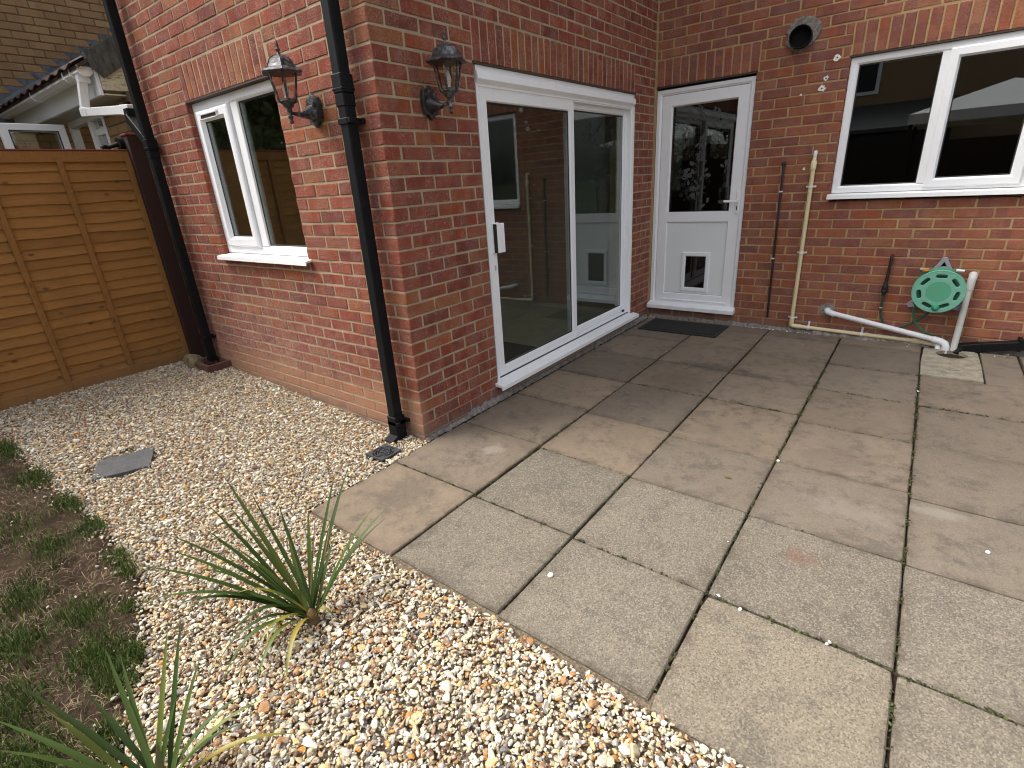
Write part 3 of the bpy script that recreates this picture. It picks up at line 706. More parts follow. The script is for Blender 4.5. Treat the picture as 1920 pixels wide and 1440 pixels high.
hn = MB(TB); hn.box(0.826, 0.9, -0.028, -0.018, 1.0, 1.195, 0.002); hn.box(0.845, 0.92, -0.0175, 0.012, 1.0, 1.19, 0.004); hn.cur = 1; hn.box(0.836, 0.845, -0.02, 0.006, 1.002, 1.188, 0.001); hn.build('handle', ['upvc', 'gasket'], pdo)
lk = MB(TB); lk.lathe((0, 0, 0), [(0.0001, 0)], 3); lk = MB(TB); lk.box(0.832, 0.848, -0.027, -0.02, 0.885, 0.92, 0.003); lk.build('lock', 'silver', pdo)
MB(TB).box(0.80, 2.95, -0.07, -0.022, 0.112, 0.1225, 0.001).build('track', 'gasket', pdo)
sl = MB(TB); pr_ = [(-0.1, 0.11), (-0.02, 0.108), (0.06, 0.092), (0.066, 0.088), (0.066, 0.06), (0.058, 0.06), (0.055, 0.078), (-0.1, 0.09)]
sl.add([(0.715, a, b) for a, b in pr_] + [(3.0, a, b) for a, b in pr_], [[i, (i + 1) % 8, 8 + (i + 1) % 8, 8 + i] for i in range(8)] + [list(range(8))[::-1], list(range(8, 16))]); sl.build('sill', 'sill', pdo)
MB(TB).box(2.868, 2.9, -0.066, -0.05, 0.128, 0.15, 0.003).build('bumper', 'gasket', pdo)
MB(TB).box(2.937, 2.9455, -0.024, -0.006, 0.11, 2.0, 0.002).build('sealant', 'filler', pdo)

# back door (wall C)
bd = MB(TC); bd.frame(0.016, 0.89, 0.098, 2.15, [(0, -0.09), (0, -0.02), (0.03, -0.02), (0.034, -0.026), (0.046, -0.032), (0.046, -0.09)])
bdo = bd.build('back_door', 'upvc', house); bdo['label'] = 'white half-glazed back door with a cat flap'
lf = MB(TC); lf.frame(0.064, 0.848, 0.15, 2.1, [(0, -0.08), (0, -0.036), (0.005, -0.031), (0.09, -0.031), (0.096, -0.04), (0.102, -0.06), (0.102, -0.08)]); lf.box(0.156, 0.756, -0.078, -0.0315, 0.96, 1.056, 0.003)
lf.build('door_leaf', 'upvc', bdo)
pane(TC, 0.16, 0.752, 1.05, 2.02, -0.06, bdo, 'glassd'); beads(TC, 0.166, 0.748, 1.06, 2.006, -0.057, bdo)
MB(TC).box(0.155, 0.757, -0.07, -0.045, 0.24, 0.965, 0.002).build('door_panel', 'upvc2', bdo)
MB(TC).frame(0.158, 0.755, 0.245, 0.961, [(0, -0.046), (0, -0.042), (0.003, -0.042), (0.003, -0.046)]).build('panel_bead', 'gasket', bdo)
cf = MB(TC); cf.frame(0.334, 0.61, 0.275, 0.665, [(0, -0.046), (0, -0.036), (0.004, -0.033), (0.03, -0.033), (0.036, -0.036), (0.04, -0.046)])
for u, z in ((0.347, 0.35), (0.347, 0.59), (0.597, 0.35), (0.597, 0.59)): cf.box(u - .004, u + .004, -0.034, -0.031, z - .004, z + .004, 0.001)
cf.build('cat_flap_frame', 'upvc', bdo)
MB(TC).box(0.374, 0.57, -0.043, -0.039, 0.315, 0.625, 0.0).build('cat_flap', 'flap', bdo)
hh = MB(TC); hh.box(0.815, 0.842, -0.031, -0.022, 1.03, 1.235, 0.004); hh.box(0.822, 0.836, -0.022, 0.02, 1.135, 1.15, 0.003); hh.obox((0.835, 0.018, 1.142), (0.715, 0.022, 1.148), 0.014, 0.02, (0, 0, 1), 0.004); hh.cur = 1; hh.box(0.823, 0.833, -0.0225, -0.0205, 1.065, 1.1, 0.001)
hh.build('door_handle', ['upvc', 'gasket'], bdo)
sl = MB(TC); pr_ = [(-0.09, 0.155), (-0.03, 0.15), (0.055, 0.128), (0.062, 0.122), (0.062, 0.088), (0.054, 0.088), (-0.09, 0.1)]
sl.add([(0.012, a, b) for a, b in pr_] + [(0.905, a, b) for a, b in pr_], [[i, (i + 1) % 7, 7 + (i + 1) % 7, 7 + i] for i in range(7)] + [list(range(7))[::-1], list(range(7, 14))]); sl.build('sill', 'sill', bdo)
MB(TC).box(0.13, 0.80, -0.031, -0.02, 0.17, 0.185, 0.004).build('weather_bar', 'upvc', bdo)
# petals etched on the glass
pf = MB(TC); qq = random.Random(21)
for i in range(60):
    fx, fz = qq.uniform(0.2, 0.72), qq.uniform(1.1, 1.97)
    for kk in range(qq.choice((3, 4, 5))):
        a = qq.uniform(0, 6.28); L = qq.uniform(0.035, 0.075); wd = L * qq.uniform(0.3, 0.5)
        ca, sa = math.cos(a), math.sin(a); pts = [(0.012, 0), (L * .55, wd * .5), (L * .9, wd * .45), (L, 0), (L * .85, -wd * .4), (L * .5, -wd * .42)]
        P_ = [(fx + x * ca - y * sa, -0.0575 - 0.00002 * (i * 5 + kk), fz + x * sa + y * ca) for x, y in pts]
        if all(0.172 < p[0] < 0.742 and 1.066 < p[2] < 2.0 for p in P_): pf.add(P_, [list(range(6))])
kind(pf.build('petal_pattern', plastic('grey_film', (0.055, 0.056, 0.055), 0.6, 0.02), bdo), 'stuff')

# kitchen window (wall C)
kw = MB(TC); kw.frame(1.575, 2.773, 1.185, 2.165, [(0, -0.09), (0, -0.02), (0.04, -0.02), (0.045, -0.024), (0.06, -0.04), (0.06, -0.09)]); kw.box(2.135, 2.19, -0.09, -0.0205, 1.236, 2.114, 0.003)
kwo = kw.build('window', 'upvc', house); kwo['label'] = 'white kitchen window with a fixed light beside an opening sash'
MB(TC).frame(2.18, 2.73, 1.205, 2.125, [(0, -0.06), (0, -0.008), (0.008, -0.002), (0.05, -0.002), (0.056, -0.012), (0.068, -0.03), (0.068, -0.06)]).build('sash', 'upvc', kwo)
pane(TC, 1.63, 2.14, 1.232, 2.118, -0.038, kwo, 'glassd'); beads(TC, 1.637, 2.132, 1.24, 2.11, -0.0355, kwo)
pane(TC, 2.242, 2.67, 1.268, 2.065, -0.028, kwo, 'glassd'); beads(TC, 2.248, 2.663, 1.274, 2.058, -0.0255, kwo)
sl = MB(TC); pr_ = [(-0.09, 0.0), (-0.01, -0.002), (0.045, -0.012), (0.048, -0.042), (0.041, -0.042), (0.038, -0.026), (-0.09, -0.026)]
sl.add([(1.555, a, 1.182 + b) for a, b in pr_] + [(2.795, a, 1.182 + b) for a, b in pr_], [[i, (i + 1) % 7, 7 + (i + 1) % 7, 7 + i] for i in range(7)] + [list(range(7))[::-1], list(range(7, 14))]); sl.build('sill', 'sill', kwo)

# rooms behind the glass
rm = MB(); x0, x1, y0, y1, z0, z1 = -2.7, -0.255, 0.255, 3.05, 0.1, 2.4
rm.add([(x0, y0, z0), (x1, y0, z0), (x1, y1, z0), (x0, y1, z0), (x0, y0, z1), (x1, y0, z1), (x1, y1, z1), (x0, y1, z1)], [[0, 4, 7, 3], [3, 7, 6, 2], [4, 5, 6, 7]])
rm.build('room_walls', 'room', house, recalc=False)
MB().box(-2.72, -0.1, 0.2, 3.1, 0.04, 0.1, 0.0).build('room_floor', 'oak', house)
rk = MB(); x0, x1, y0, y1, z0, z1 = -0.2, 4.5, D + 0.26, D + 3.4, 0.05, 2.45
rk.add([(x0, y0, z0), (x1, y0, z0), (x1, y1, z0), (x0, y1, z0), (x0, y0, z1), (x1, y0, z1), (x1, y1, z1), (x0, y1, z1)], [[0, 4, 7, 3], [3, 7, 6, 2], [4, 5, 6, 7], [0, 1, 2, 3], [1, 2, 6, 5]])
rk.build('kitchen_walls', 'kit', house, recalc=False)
# upper storey shell and roof
rf = MB(); rf.box(-2.85, 4.6, D + 0.3, D + 5.0, 5.0, 5.1, 0); rf.add([(-3.1, -0.3, 5.05), (0.3, -0.3, 5.05), (0.3, D + 5, 5.05), (-3.1, D + 5, 5.05), (-1.4, -0.3, 6.3), (-1.4, D + 5, 6.3)], [[0, 1, 4], [1, 2, 5, 4], [2, 3, 5], [3, 0, 4, 5], [3, 2, 1, 0]])
rf.add([(0.1, D - 0.3, 5.06), (4.9, D - 0.3, 5.06), (4.9, D + 5, 5.06), (0.1, D + 5, 5.06), (0.1, D + 2.4, 6.5), (4.9, D + 2.4, 6.5)], [[0, 1, 5, 4], [2, 3, 4, 5], [1, 2, 5], [0, 4, 3], [3, 2, 1, 0]])
rf.build('roof', 'tile', house)
MB().box(-2.84, -2.6, 0.3, D + 5, -0.1, 5.0, 0).build('side_wall', 'morA', house)

# filled screw holes beside the kitchen window
for i, (u, z, r_) in enumerate(((1.478, 2.182, 0.022), (1.421, 2.049, 0.018), (1.401, 1.981, 0.024), (1.255, 1.955, 0.009), (1.35, 1.39, 0.011))):
    V, F = flat2d([blob_loop(u, z, r_, 14, 0.35, i)], 0.004, 0.0); m = MB(TC).add([(a, 0.003 + c_, b) for a, b, c_ in V], F)
    if r_ > 0.015: m.cur = 1; m.lathe((u, 0.004, z), [(0.0055, -0.004), (0.0055, 0.004)], 10, 'y'); 
    m.build('filler_patch', ['filler', 'dark'], house)

# vent pipe high on the kitchen wall
t = thing('vent_pipe', 'short black round vent pipe poking out of the brickwork near the kitchen window', 'vent', (1.21, D, 2.36))
V, F = flat2d([blob_loop(1.215, 2.392, 0.118, 26, 0.14, 5)], 0.012, 0.003); MB(TC).add([(a, 0.002 + c_, b) for a, b, c_ in V], F).build('mortar_patch', 'cement', t)
MB(TC).lathe((1.21, 0, 2.36), [(0.078, 0.05), (0.078, -0.06), (0.082, -0.062), (0.082, -0.075), (0.074, -0.075), (0.072, -0.06), (0.071, -0.005)], 32, 'y', caps=False).build('pipe', 'blackp', t)
V, F = flat2d([circle(1.21, 2.36, 0.071, 24)], 0.004); MB(TC).add([(a, 0.012 + c_, b) for a, b, c_ in V], F).build('pipe_throat', 'dark', t)


# ------------------------------------------------------------------ downpipes
def downpipe(name, label, x0, ztop, zbot, collars, clips, shoe):
    t = thing(name, label, 'drainpipe', (x0 + 0.0325, -0.0625, zbot)); T_ = TA
    MB(T_).box(x0, x0 + 0.065, 0.03, 0.095, zbot, ztop, 0.006).build('pipe', 'blackp', t)
    for z0, z1 in collars:
        c_ = MB(T_); c_.box(x0 - 0.006, x0 + 0.071, 0.024, 0.101, z0, z1, 0.005); c_.box(x0 - 0.008, x0 + 0.073, 0.022, 0.103, z0 + 0.012, z0 + 0.024, 0.003); c_.box(x0 - 0.004, x0 + 0.069, 0.026, 0.099, z0 - 0.06, z0, 0.005); c_.build('collar', 'blackp', t)
    for z in clips:
        c_ = MB(T_); c_.box(x0 - 0.007, x0 + 0.072, 0.023, 0.102, z - 0.015, z + 0.015, 0.004); c_.box(x0 - 0.02, x0 + 0.09, 0.0, 0.024, z - 0.012, z + 0.012, 0.003); c_.box(x0 + 0.072, x0 + 0.088, 0.075, 0.1, z - 0.01, z + 0.012, 0.002); c_.build('clip', 'blackp', t)
    if shoe:
        s = MB(T_)
        P_ = [(0.026, 0.055), (0.099, 0.055), (0.099, 0.01), (0.15, -0.012), (0.15, -0.018), (0.026, -0.018)]
        V = [(x0 - 0.004, d, z) for d, z in P_] + [(x0 + 0.069, d, z) for d, z in P_]
        s.add(V, [[0, 1, 7, 6], [1, 2, 8, 7], [2, 3, 9, 8], [4, 5, 11, 10], [5, 0, 6, 11], [0, 5, 4, 3, 2, 1], [6, 7, 8, 9, 10, 11]]); s.build('shoe', 'blackp', t)
        MB(T_).box(x0 - 0.007, x0 + 0.072, 0.023, 0.102, 0.05, 0.135, 0.005).build('collar', 'blackp', t)
    return t


downpipe('drainpipe', 'black square drainpipe beside the house corner, ending above the drain grate', -0.205, 5.0, 0.05, [(1.9, 1.985)], [1.775, 0.09], True)
t = downpipe('drainpipe', 'black square drainpipe next to the fence post, joined by a branch from the white pipe', -2.71, 5.0, 0.1, [(1.84, 1.92)], [0.32], False)
b_ = MB(); b_.obox((-2.925, -0.045, 2.165), (-2.925, -0.05, 2.06), 0.072, 0.072, (1, 0, 0), 0.005); b_.obox((-2.935, -0.055, 2.1), (-2.68, -0.0625, 1.9), 0.07, 0.07, (0, 1, 0), 0.005); b_.build('branch', 'blackp', t)

# gully surround and rock at the foot of the far pipe
t = thing('gully_surround', 'low brown clay gully surround under the far black drainpipe', 'gully', (-2.6, -0.12, 0.05))
m = MB(); m.frame(-2.80, -2.47, -0.2, 0.02, [(0, 0.03), (0, 0.115), (0.03, 0.115), (0.045, 0.03)]); m.v = [(a, c_, b) for a, b, c_ in m.v]; m.build('rim', 'terra', t)
MB().box(-2.79, -2.48, -0.19, 0.0, 0.03, 0.05, 0.0).build('gully_floor', 'dark', t)


def rock(name, loc, rad, seed, mat, sub=3, n_cut=9):
    bm = bmesh.new(); bmesh.ops.create_icosphere(bm, subdivisions=sub, radius=1.0); qq = random.Random(seed)
    cuts = [(Vector((qq.gauss(0, 1), qq.gauss(0, 1), qq.gauss(0, 1))).normalized(), qq.uniform(0.55, 0.9)) for _ in range(n_cut)]
    for v in bm.verts:
        p = v.co.copy()
        for n_, d_ in cuts:
            e = p.dot(n_) - d_
            if e > 0: p -= n_ * e * 0.9
        v.co = Vector((p.x * rad[0], p.y * rad[1], p.z * rad[2]))
    me = bpy.data.meshes.new(name); bm.to_mesh(me); bm.free(); me.materials.append(M[mat]); me.polygons.foreach_set('use_smooth', [True] * len(me.polygons))
    o = bpy.data.objects.new(name, me); COL.objects.link(o); o.location = loc; return o


tag(rock('rock', (-2.82, -0.17, 0.1), (0.11, 0.085, 0.08), 3, 'rock'), 'yellowish sandstone rock lying at the foot of the dark fence post', 'rock')

# ------------------------------------------------------------------ wall lanterns
def lantern(label, loc, rot):
    t = thing('wall_lantern', label, 'lantern', (0, 0, 0), 'carriage lanterns on the house walls'); r_ = 0.165
    V, F = flat2d([[(0.0, 0.076), (0.026, 0.058), (0.044, 0.055), (0.053, 0.02), (0.053, -0.02), (0.044, -0.055), (0.026, -0.058), (0.0, -0.08), (-0.026, -0.058), (-0.044, -0.055), (-0.053, -0.02), (-0.053, 0.02), (-0.044, 0.055), (-0.026, 0.058)]], 0.016, 0.004)
    bp = MB().add([(a, -0.014 - c_, b) for a, b, c_ in V], F)
    V, F = flat2d([[(0.0, 0.05), (0.025, 0.036), (0.03, 0.0), (0.025, -0.036), (0.0, -0.052), (-0.025, -0.036), (-0.03, 0.0), (-0.025, 0.036)]], 0.01, 0.003); bp.add([(a, -0.03 - c_, b) for a, b, c_ in V], F); bp.build('backplate', 'lamp', t)
    MB().tube([(0, -0.025, -0.012), (0, -0.045, -0.014), (0, -0.07, -0.022), (0, -0.1, -0.026), (0, -0.135, -0.022), (0, -r_, -0.02)], [0.042, 0.034, 0.022, 0.013, 0.0095, 0.009], 12).build('arm', 'lamp', t)
    MB().lathe((0, -r_, 0), [(0.001, -0.072), (0.008, -0.07), (0.011, -0.058), (0.006, -0.05), (0.012, -0.044), (0.014, -0.036), (0.008, -0.03), (0.012, -0.012), (0.016, -0.004), (0.012, 0.002), (0.024, 0.008), (0.03, 0.014), (0.026, 0.02), (0.047, 0.03), (0.049, 0.036), (0.0, 0.037)], 18).build('base_cup', 'lamp', t)
    ph = math.pi / 6
    hx = lambda rr, z: [(rr * math.cos(ph + math.pi / 3 * i), -r_ + rr * math.sin(ph + math.pi / 3 * i), z) for i in range(6)]
    lo, hi = hx(0.049, 0.037), hx(0.075, 0.162); bars = MB()
    for i in range(6):
        bars.obox(lo[i], hi[i], 0.011, 0.006, (0, 0, 1), 0.001); bars.obox(lo[i], lo[(i + 1) % 6], 0.006, 0.008, (0, 0, 1), 0.001); bars.obox(hi[i], hi[(i + 1) % 6], 0.006, 0.008, (0, 0, 1), 0.001)
    bars.build('cage', 'lamp', t)
    for i in range(6):
        j = (i + 1) % 6; s_ = 0.97; cen = Vector((0, -r_, 0.1)); P_ = [Vector(lo[i]), Vector(lo[j]), Vector(hi[j]), Vector(hi[i])]
        P_ = [Vector((p.x * s_, -r_ + (p.y + r_) * s_, p.z)) for p in P_]; MB().add(P_, [[0, 1, 2, 3]]).build('pane', 'lampglass', t)
    rfm = MB(); rfm.lathe((0, -r_, 0), [(0.088, 0.158), (0.109, 0.161), (0.111, 0.165), (0.096, 0.176), (0.078, 0.185), (0.07, 0.198), (0.058, 0.22), (0.034, 0.236), (0.016, 0.243), (0.0, 0.244)], 6, smooth=False, ph=ph)
    for i in range(6):
        a = ph + math.pi / 3 * i; pts = [(rr * math.cos(a), -r_ + rr * math.sin(a), z) for rr, z in ((0.109, 0.165), (0.079, 0.185), (0.071, 0.198), (0.059, 0.22), (0.035, 0.236), (0.017, 0.243))]; rfm.tube(pts, 0.0025, 5)
    rfm.build('lantern_roof', 'lamp', t)
    MB().lathe((0, -r_, 0), [(0.013, 0.24), (0.008, 0.252), (0.005, 0.258), (0.013, 0.264), (0.013, 0.268), (0.006, 0.274), (0.008, 0.284), (0.006, 0.296), (0.001, 0.312)], 12).build('finial', 'lamp', t)
    MB().lathe((0, -r_, 0), [(0.012, 0.037), (0.012, 0.058), (0.009, 0.06), (0.014, 0.072), (0.0155, 0.088), (0.011, 0.108), (0.003, 0.128), (0.0, 0.13)], 14).build('bulb', 'bulb', t)
    MB().lathe((0, -r_, 0), [(0.0125, 0.038), (0.0125, 0.05), (0.0, 0.051)], 12).build('lamp_holder', 'gasket', t)
    t.location = loc; t.rotation_euler = (0, 0, rot); return t


lantern('antique black lantern on the wall between window and drainpipe', (-0.517, 0, 1.868), 0)
lantern('antique black lantern on the wall beside the sliding patio door', (0, 0.34, 1.862), R(90))

# ------------------------------------------------------------------ pipes on the kitchen wall
t = thing('cable_conduit', 'thin dark brown cable conduit running down the wall beside the back door', 'conduit', (1.2, D, 0.1))
MB(TC).tube([(1.193, 0.004, 1.44), (1.193, 0.02, 1.435), (1.194, 0.024, 1.42), (1.2, 0.022, 0.8), (1.209, 0.02, 0.09)], 0.009, 10).build('conduit', 'cable', t)
MB(TC).lathe((1.193, 0, 1.437), [(0.016, 0.0), (0.018, -0.012), (0.012, -0.03), (0.0, -0.031)], 12, 'y').build('entry_cap', 'gasket', t)
for z in (1.215, 0.64): MB(TC).box(1.184, 1.21, 0.004, 0.033, z - 0.006, z + 0.006, 0.002).build('clip', 'whitep', t)

t = thing('overflow_pipe', 'cream plastic overflow pipe down the wall and along its foot', 'pipe', (1.423, D, 0.0))
MB(TC).tube([(1.424, 0.03, 1.455), (1.423, 0.03, 0.06)], 0.0165, 16).build('pipe', 'creamp', t)
MB(TC).tube([(1.424, 0.031, 1.38), (1.424, 0.031, 1.445), (1.424, 0.031, 1.448), (1.424, 0.031, 1.5)], [0.021, 0.021, 0.014, 0.014], 16).build('joint', 'creamp', t)
MB(TC).tube([(1.4245, 0.0, 1.512), (1.4245, 0.024, 1.512), (1.4245, 0.031, 1.505), (1.4245, 0.031, 1.485)], 0.0145, 14).build('bend', 'whitep', t)
MB(TC).tube([(1.423, 0.03, 0.1), (1.423, 0.03, 0.055), (1.427, 0.03, 0.04), (1.44, 0.03, 0.034), (1.5, 0.03, 0.032)], 0.0205, 16).build('elbow', 'creamp', t)
MB(TC).tube([(1.46, 0.03, 0.033), (2.36, 0.034, 0.008), (2.52, 0.075, 0.0)], 0.0165, 16).build('pipe', 'creamp', t)
MB(TC).tube([(2.335, 0.034, 0.009), (2.385, 0.04, 0.007)], 0.02, 16).build('joint', 'creamp', t)
for z in (1.245, 0.697, 0.108):
    c_ = MB(TC); c_.tube([(1.424, 0.03, z - 0.008), (1.424, 0.03, z + 0.008)], 0.021, 14); c_.box(1.385, 1.463, 0.0, 0.012, z - 0.008, z + 0.008, 0.003); c_.build('clip', 'whitep', t)
for u in (1.565, 1.978):
    z = 0.033 - (u - 1.46) * 0.0278; c_ = MB(TC); c_.tube([(u - 0.009, 0.031, z), (u + 0.009, 0.031, z)], 0.021, 14); c_.box(u - 0.008, u + 0.008, 0.0, 0.012, z - 0.02, z + 0.055, 0.003); c_.build('clip', 'whitep', t)

t = thing('waste_pipe', 'white plastic waste pipe sloping along the wall down into the gully', 'pipe', (1.7, D, 0.0))
MB(TC).tube([(1.694, -0.01, 0.2), (1.694, 0.035, 0.2), (1.7, 0.05, 0.197), (1.712, 0.055, 0.193), (1.76, 0.058, 0.178)], 0.025, 18).build('bend', 'whitep', t)
MB(TC).tube([(1.72, 0.056, 0.19), (2.5, 0.1, 0.048)], 0.0215, 18).build('pipe', 'whitep', t)
MB(TC).tube([(2.46, 0.098, 0.055), (2.515, 0.105, 0.044), (2.54, 0.112, 0.03), (2.55, 0.118, 0.005), (2.551, 0.12, -0.045)], 0.0265, 18).build('elbow', 'whitep', t)
MB(TC).tube([(2.551, 0.12, -0.03), (2.551, 0.12, -0.1)], 0.0225, 16).build('outlet', 'whitep', t)
V, F = flat2d([blob_loop(1.69, 0.2, 0.062, 22, 0.16, 9)], 0.006, 0.002); MB(TC).add([(a, 0.002 + c_, b) for a, b, c_ in V], F).build('mortar_patch', 'cement', t)
MB(TC).tube([(2.488, 0.06, 0.012), (2.505, 0.09, 0.0), (2.508, 0.1, -0.03), (2.508, 0.1, -0.09)], 0.024, 14).build('trap_bend', 'whitep', t)

t = thing('waste_pipe', 'greyish white waste pipe slanting down the wall right of the green hose reel', 'pipe', (2.6, D, 0.0))
MB(TC).tube([(2.61, -0.01, 0.56), (2.61, 0.03, 0.56), (2.609, 0.045, 0.55), (2.606, 0.05, 0.53), (2.604, 0.052, 0.455)], 0.0265, 18).build('bend', 'greyp', t)
MB(TC).tube([(2.604, 0.052, 0.47), (2.6, 0.12, -0.1)], 0.0215, 18).build('pipe', 'greyp', t)

t = thing('drain_channel', 'black square drainpipe lying low along the wall foot and emptying into the gully', 'drainpipe', (2.8, D, 0.0))
MB(TC).obox((2.73, 0.06, 0.015), (3.9, 0.045, 0.24), 0.065, 0.065, (0, 0, 1), 0.005).build('pipe', 'blackp', t)
m = MB(TC); m.obox((2.63, 0.075, -0.01), (2.76, 0.065, 0.02), 0.078, 0.075, (0, 0, 1), 0.005); m.obox((2.64, 0.08, 0.0), (2.615, 0.13, -0.045), 0.06, 0.06, (0, 0, 1), 0.006); m.build('shoe', 'blackp', t)
MB(TC).box(2.96, 2.985, 0.0, 0.09, 0.02, 0.115, 0.003).build('clip', 'blackp', t)

# gully cover slab with a round hole
t = thing('gully_cover', 'pale rough concrete gully cover set into the patio under the pipes', 'gully cover', (2.57, 2.9, ZP))
V, F = flat2d([[(2.41, 2.575), (2.58, 2.567), (2.748, 2.572), (2.752, 2.9), (2.745, 3.24), (2.72, 3.27), (2.42, 3.24), (2.408, 2.9)], circle(2.59, 3.14, 0.1, 28)], 0.05, 0.003)
MB().add([(a, b, ZP + 0.004 + c_ - 0.026) for a, b, c_ in V], F).build('slab', 'cover', t)
MB().lathe((2.59, 3.14, -0.1), [(0.099, 0.075), (0.097, 0.0), (0.0, 0.0)], 28, caps=False).build('gully_pot', 'dark', t)
MB().box(2.565, 2.63, 2.735, 2.745, ZP + 0.0, ZP + 0.0065, 0.001).build('lifting_slot', 'dark', t)
for y0, y1 in ((2.58, 3.25),): m = MB(); m.box(2.765, 2.975, 2.56, 3.3, ZP - 0.05, ZP - 0.001, 0.005); m.build('paving_slab', 'slab_grey', patio)

# ------------------------------------------------------------------ hose reel
t = thing('hose_reel', 'round green hose reel on a grey bracket fixed to the kitchen wall', 'hose reel', (2.42, D, 0.28)); cx, cz = 2.42, 0.452
tri = lambda pts, hole, d0, th: [(a, d0 + c_, b) for a, b, c_ in flat2d([pts, hole], th, 0.002)[0]]
br_ = MB(TC)
po, ph_ = [(cx - 0.065, cz + 0.13), (cx - 0.012, cz + 0.235), (cx + 0.012, cz + 0.235), (cx + 0.065, cz + 0.13)], [(cx - 0.028, cz + 0.16), (cx, cz + 0.212), (cx + 0.028, cz + 0.16)]
V, F = flat2d([po, ph_], 0.03, 0.003); br_.add([(a, 0.035 + c_, b) for a, b, c_ in V], F)
for sx in (-1, 1):
    po = [(cx + sx * 0.1, cz - 0.06), (cx + sx * 0.175, cz - 0.14), (cx + sx * 0.16, cz - 0.165), (cx + sx * 0.08, cz - 0.15)]; ph_ = [(cx + sx * 0.115, cz - 0.09), (cx + sx * 0.15, cz - 0.138), (cx + sx * 0.105, cz - 0.135)]
    V, F = flat2d([po, ph_], 0.02, 0.002); br_.add([(a, 0.03 + c_, b) for a, b, c_ in V], F)
br_.box(cx - 0.05, cx + 0.05, 0.002, 0.045, cz - 0.12, cz + 0.17, 0.004); br_.build('bracket', 'greyb', t)
MB(TC).box(cx - 0.03, cx + 0.03, 0.016, 0.02, cz + 0.155, cz + 0.22, 0.001).build('bracket_back', 'dark', t)
rim = [(0.02, -0.05), (0.158, -0.05), (0.163, -0.054), (0.163, -0.062), (0.158, -0.066), (0.02, -0.066)]
MB(TC).lathe((cx, 0, cz), rim, 44, 'y').build('back_flange', 'greend', t)
MB(TC).lathe((cx, 0, cz), [(0.07, -0.06), (0.07, -0.16)], 30, 'y').build('drum', 'greend', t)
cl = MB(TC)
for L_, rr in ((0, 0.1), (1, 0.118)):
    for j in range(5):
        a0 = j * 0.4; cl.tube([(cx + rr * math.cos(a), 0.075 + j * 0.0175 + L_ * 0.004, cz + rr * math.sin(a)) for a in np.linspace(a0, a0 + 2 * math.pi, 29)], 0.0085, 8, caps=False)
cl.build('coiled_hose', 'hoseg', t)


def slot(ang, rr, ln, wd):
    out = []; ca, sa = math.cos(ang), math.sin(ang)
    for i in range(16):
        a = 2 * math.pi * i / 16; x = wd * math.cos(a); y = wd * math.sin(a) + (ln if math.sin(a) >= 0 else -ln) * min(1, abs(math.sin(a)) * 3)
        out.append((cx + (rr + x) * ca - y * sa, cz + (rr + x) * sa + y * ca))
    return out


slots = [slot(math.pi / 2 + i * 2 * math.pi / 7 * 0.995, 0.118, 0.014, 0.015) for i in range(7)]
slots = [slot(math.pi / 2 + kk * 2 * math.pi / 7.0, 0.118, 0.02, 0.0185) for kk in range(-3, 4)]
V, F = flat2d([circle(cx, cz, 0.16, 56), *slots, circle(cx, cz, 0.0785, 40)], 0.012, 0.004); ff = MB(TC).add([(a, 0.178 + c_, b) for a, b, c_ in V], F)
ff.lathe((cx, 0, cz), [(0.16, -0.166), (0.165, -0.17), (0.165, -0.184), (0.16, -0.19), (0.155, -0.184)], 56, 'y', caps=False); ff.build('front_flange', 'greenl', t)
V, F = flat2d([circle(cx, cz, 0.077, 40)], 0.01, 0.003); MB(TC).add([(a, 0.18 + c_, b) for a, b, c_ in V], F).build('hub_cap', plastic('mid_green_plastic', (0.085, 0.34, 0.2), 0.4, 0.08), t)
MB(TC).lathe((cx + 0.004, 0, cz - 0.122), [(0.026, -0.186), (0.024, -0.194), (0.016, -0.2), (0.015, -0.222), (0.012, -0.228), (0.0, -0.229)], 18, 'y').build('crank_knob', 'greend', t)
m = MB(TC); m.obox((cx - 0.125, 0.07, cz + 0.142), (cx - 0.085, 0.09, cz + 0.148), 0.022, 0.024, (0, 0, 1), 0.004); m.build('hose_connector', 'orange', t)
m = MB(TC).tube([(cx - 0.135, 0.06, cz + 0.13), (cx - 0.13, 0.09, cz + 0.155)], 0.011, 10); m.build('hose_connector', 'greyb', t)
m = MB(TC).tube([(cx + 0.08, 0.08, cz + 0.15), (cx + 0.13, 0.085, cz + 0.148)], [0.012, 0.009], 10); m.build('spray_nozzle', 'whitep', t)


def spline(P_, n=10):
    out = []; P_ = [Vector(p) for p in P_]; P_ = [2 * P_[0] - P_[1]] + P_ + [2 * P_[-1] - P_[-2]]
    for i in range(1, len(P_) - 2):
        for j in range(n):
            t_ = j / n; a, b, c_, d_ = P_[i - 1:i + 3]
            out.append(0.5 * ((2 * b) + (c_ - a) * t_ + (2 * a - 5 * b + 4 * c_ - d_) * t_ ** 2 + (3 * b - a - 3 * c_ + d_) * t_ ** 3))
    return out + [P_[-2]]


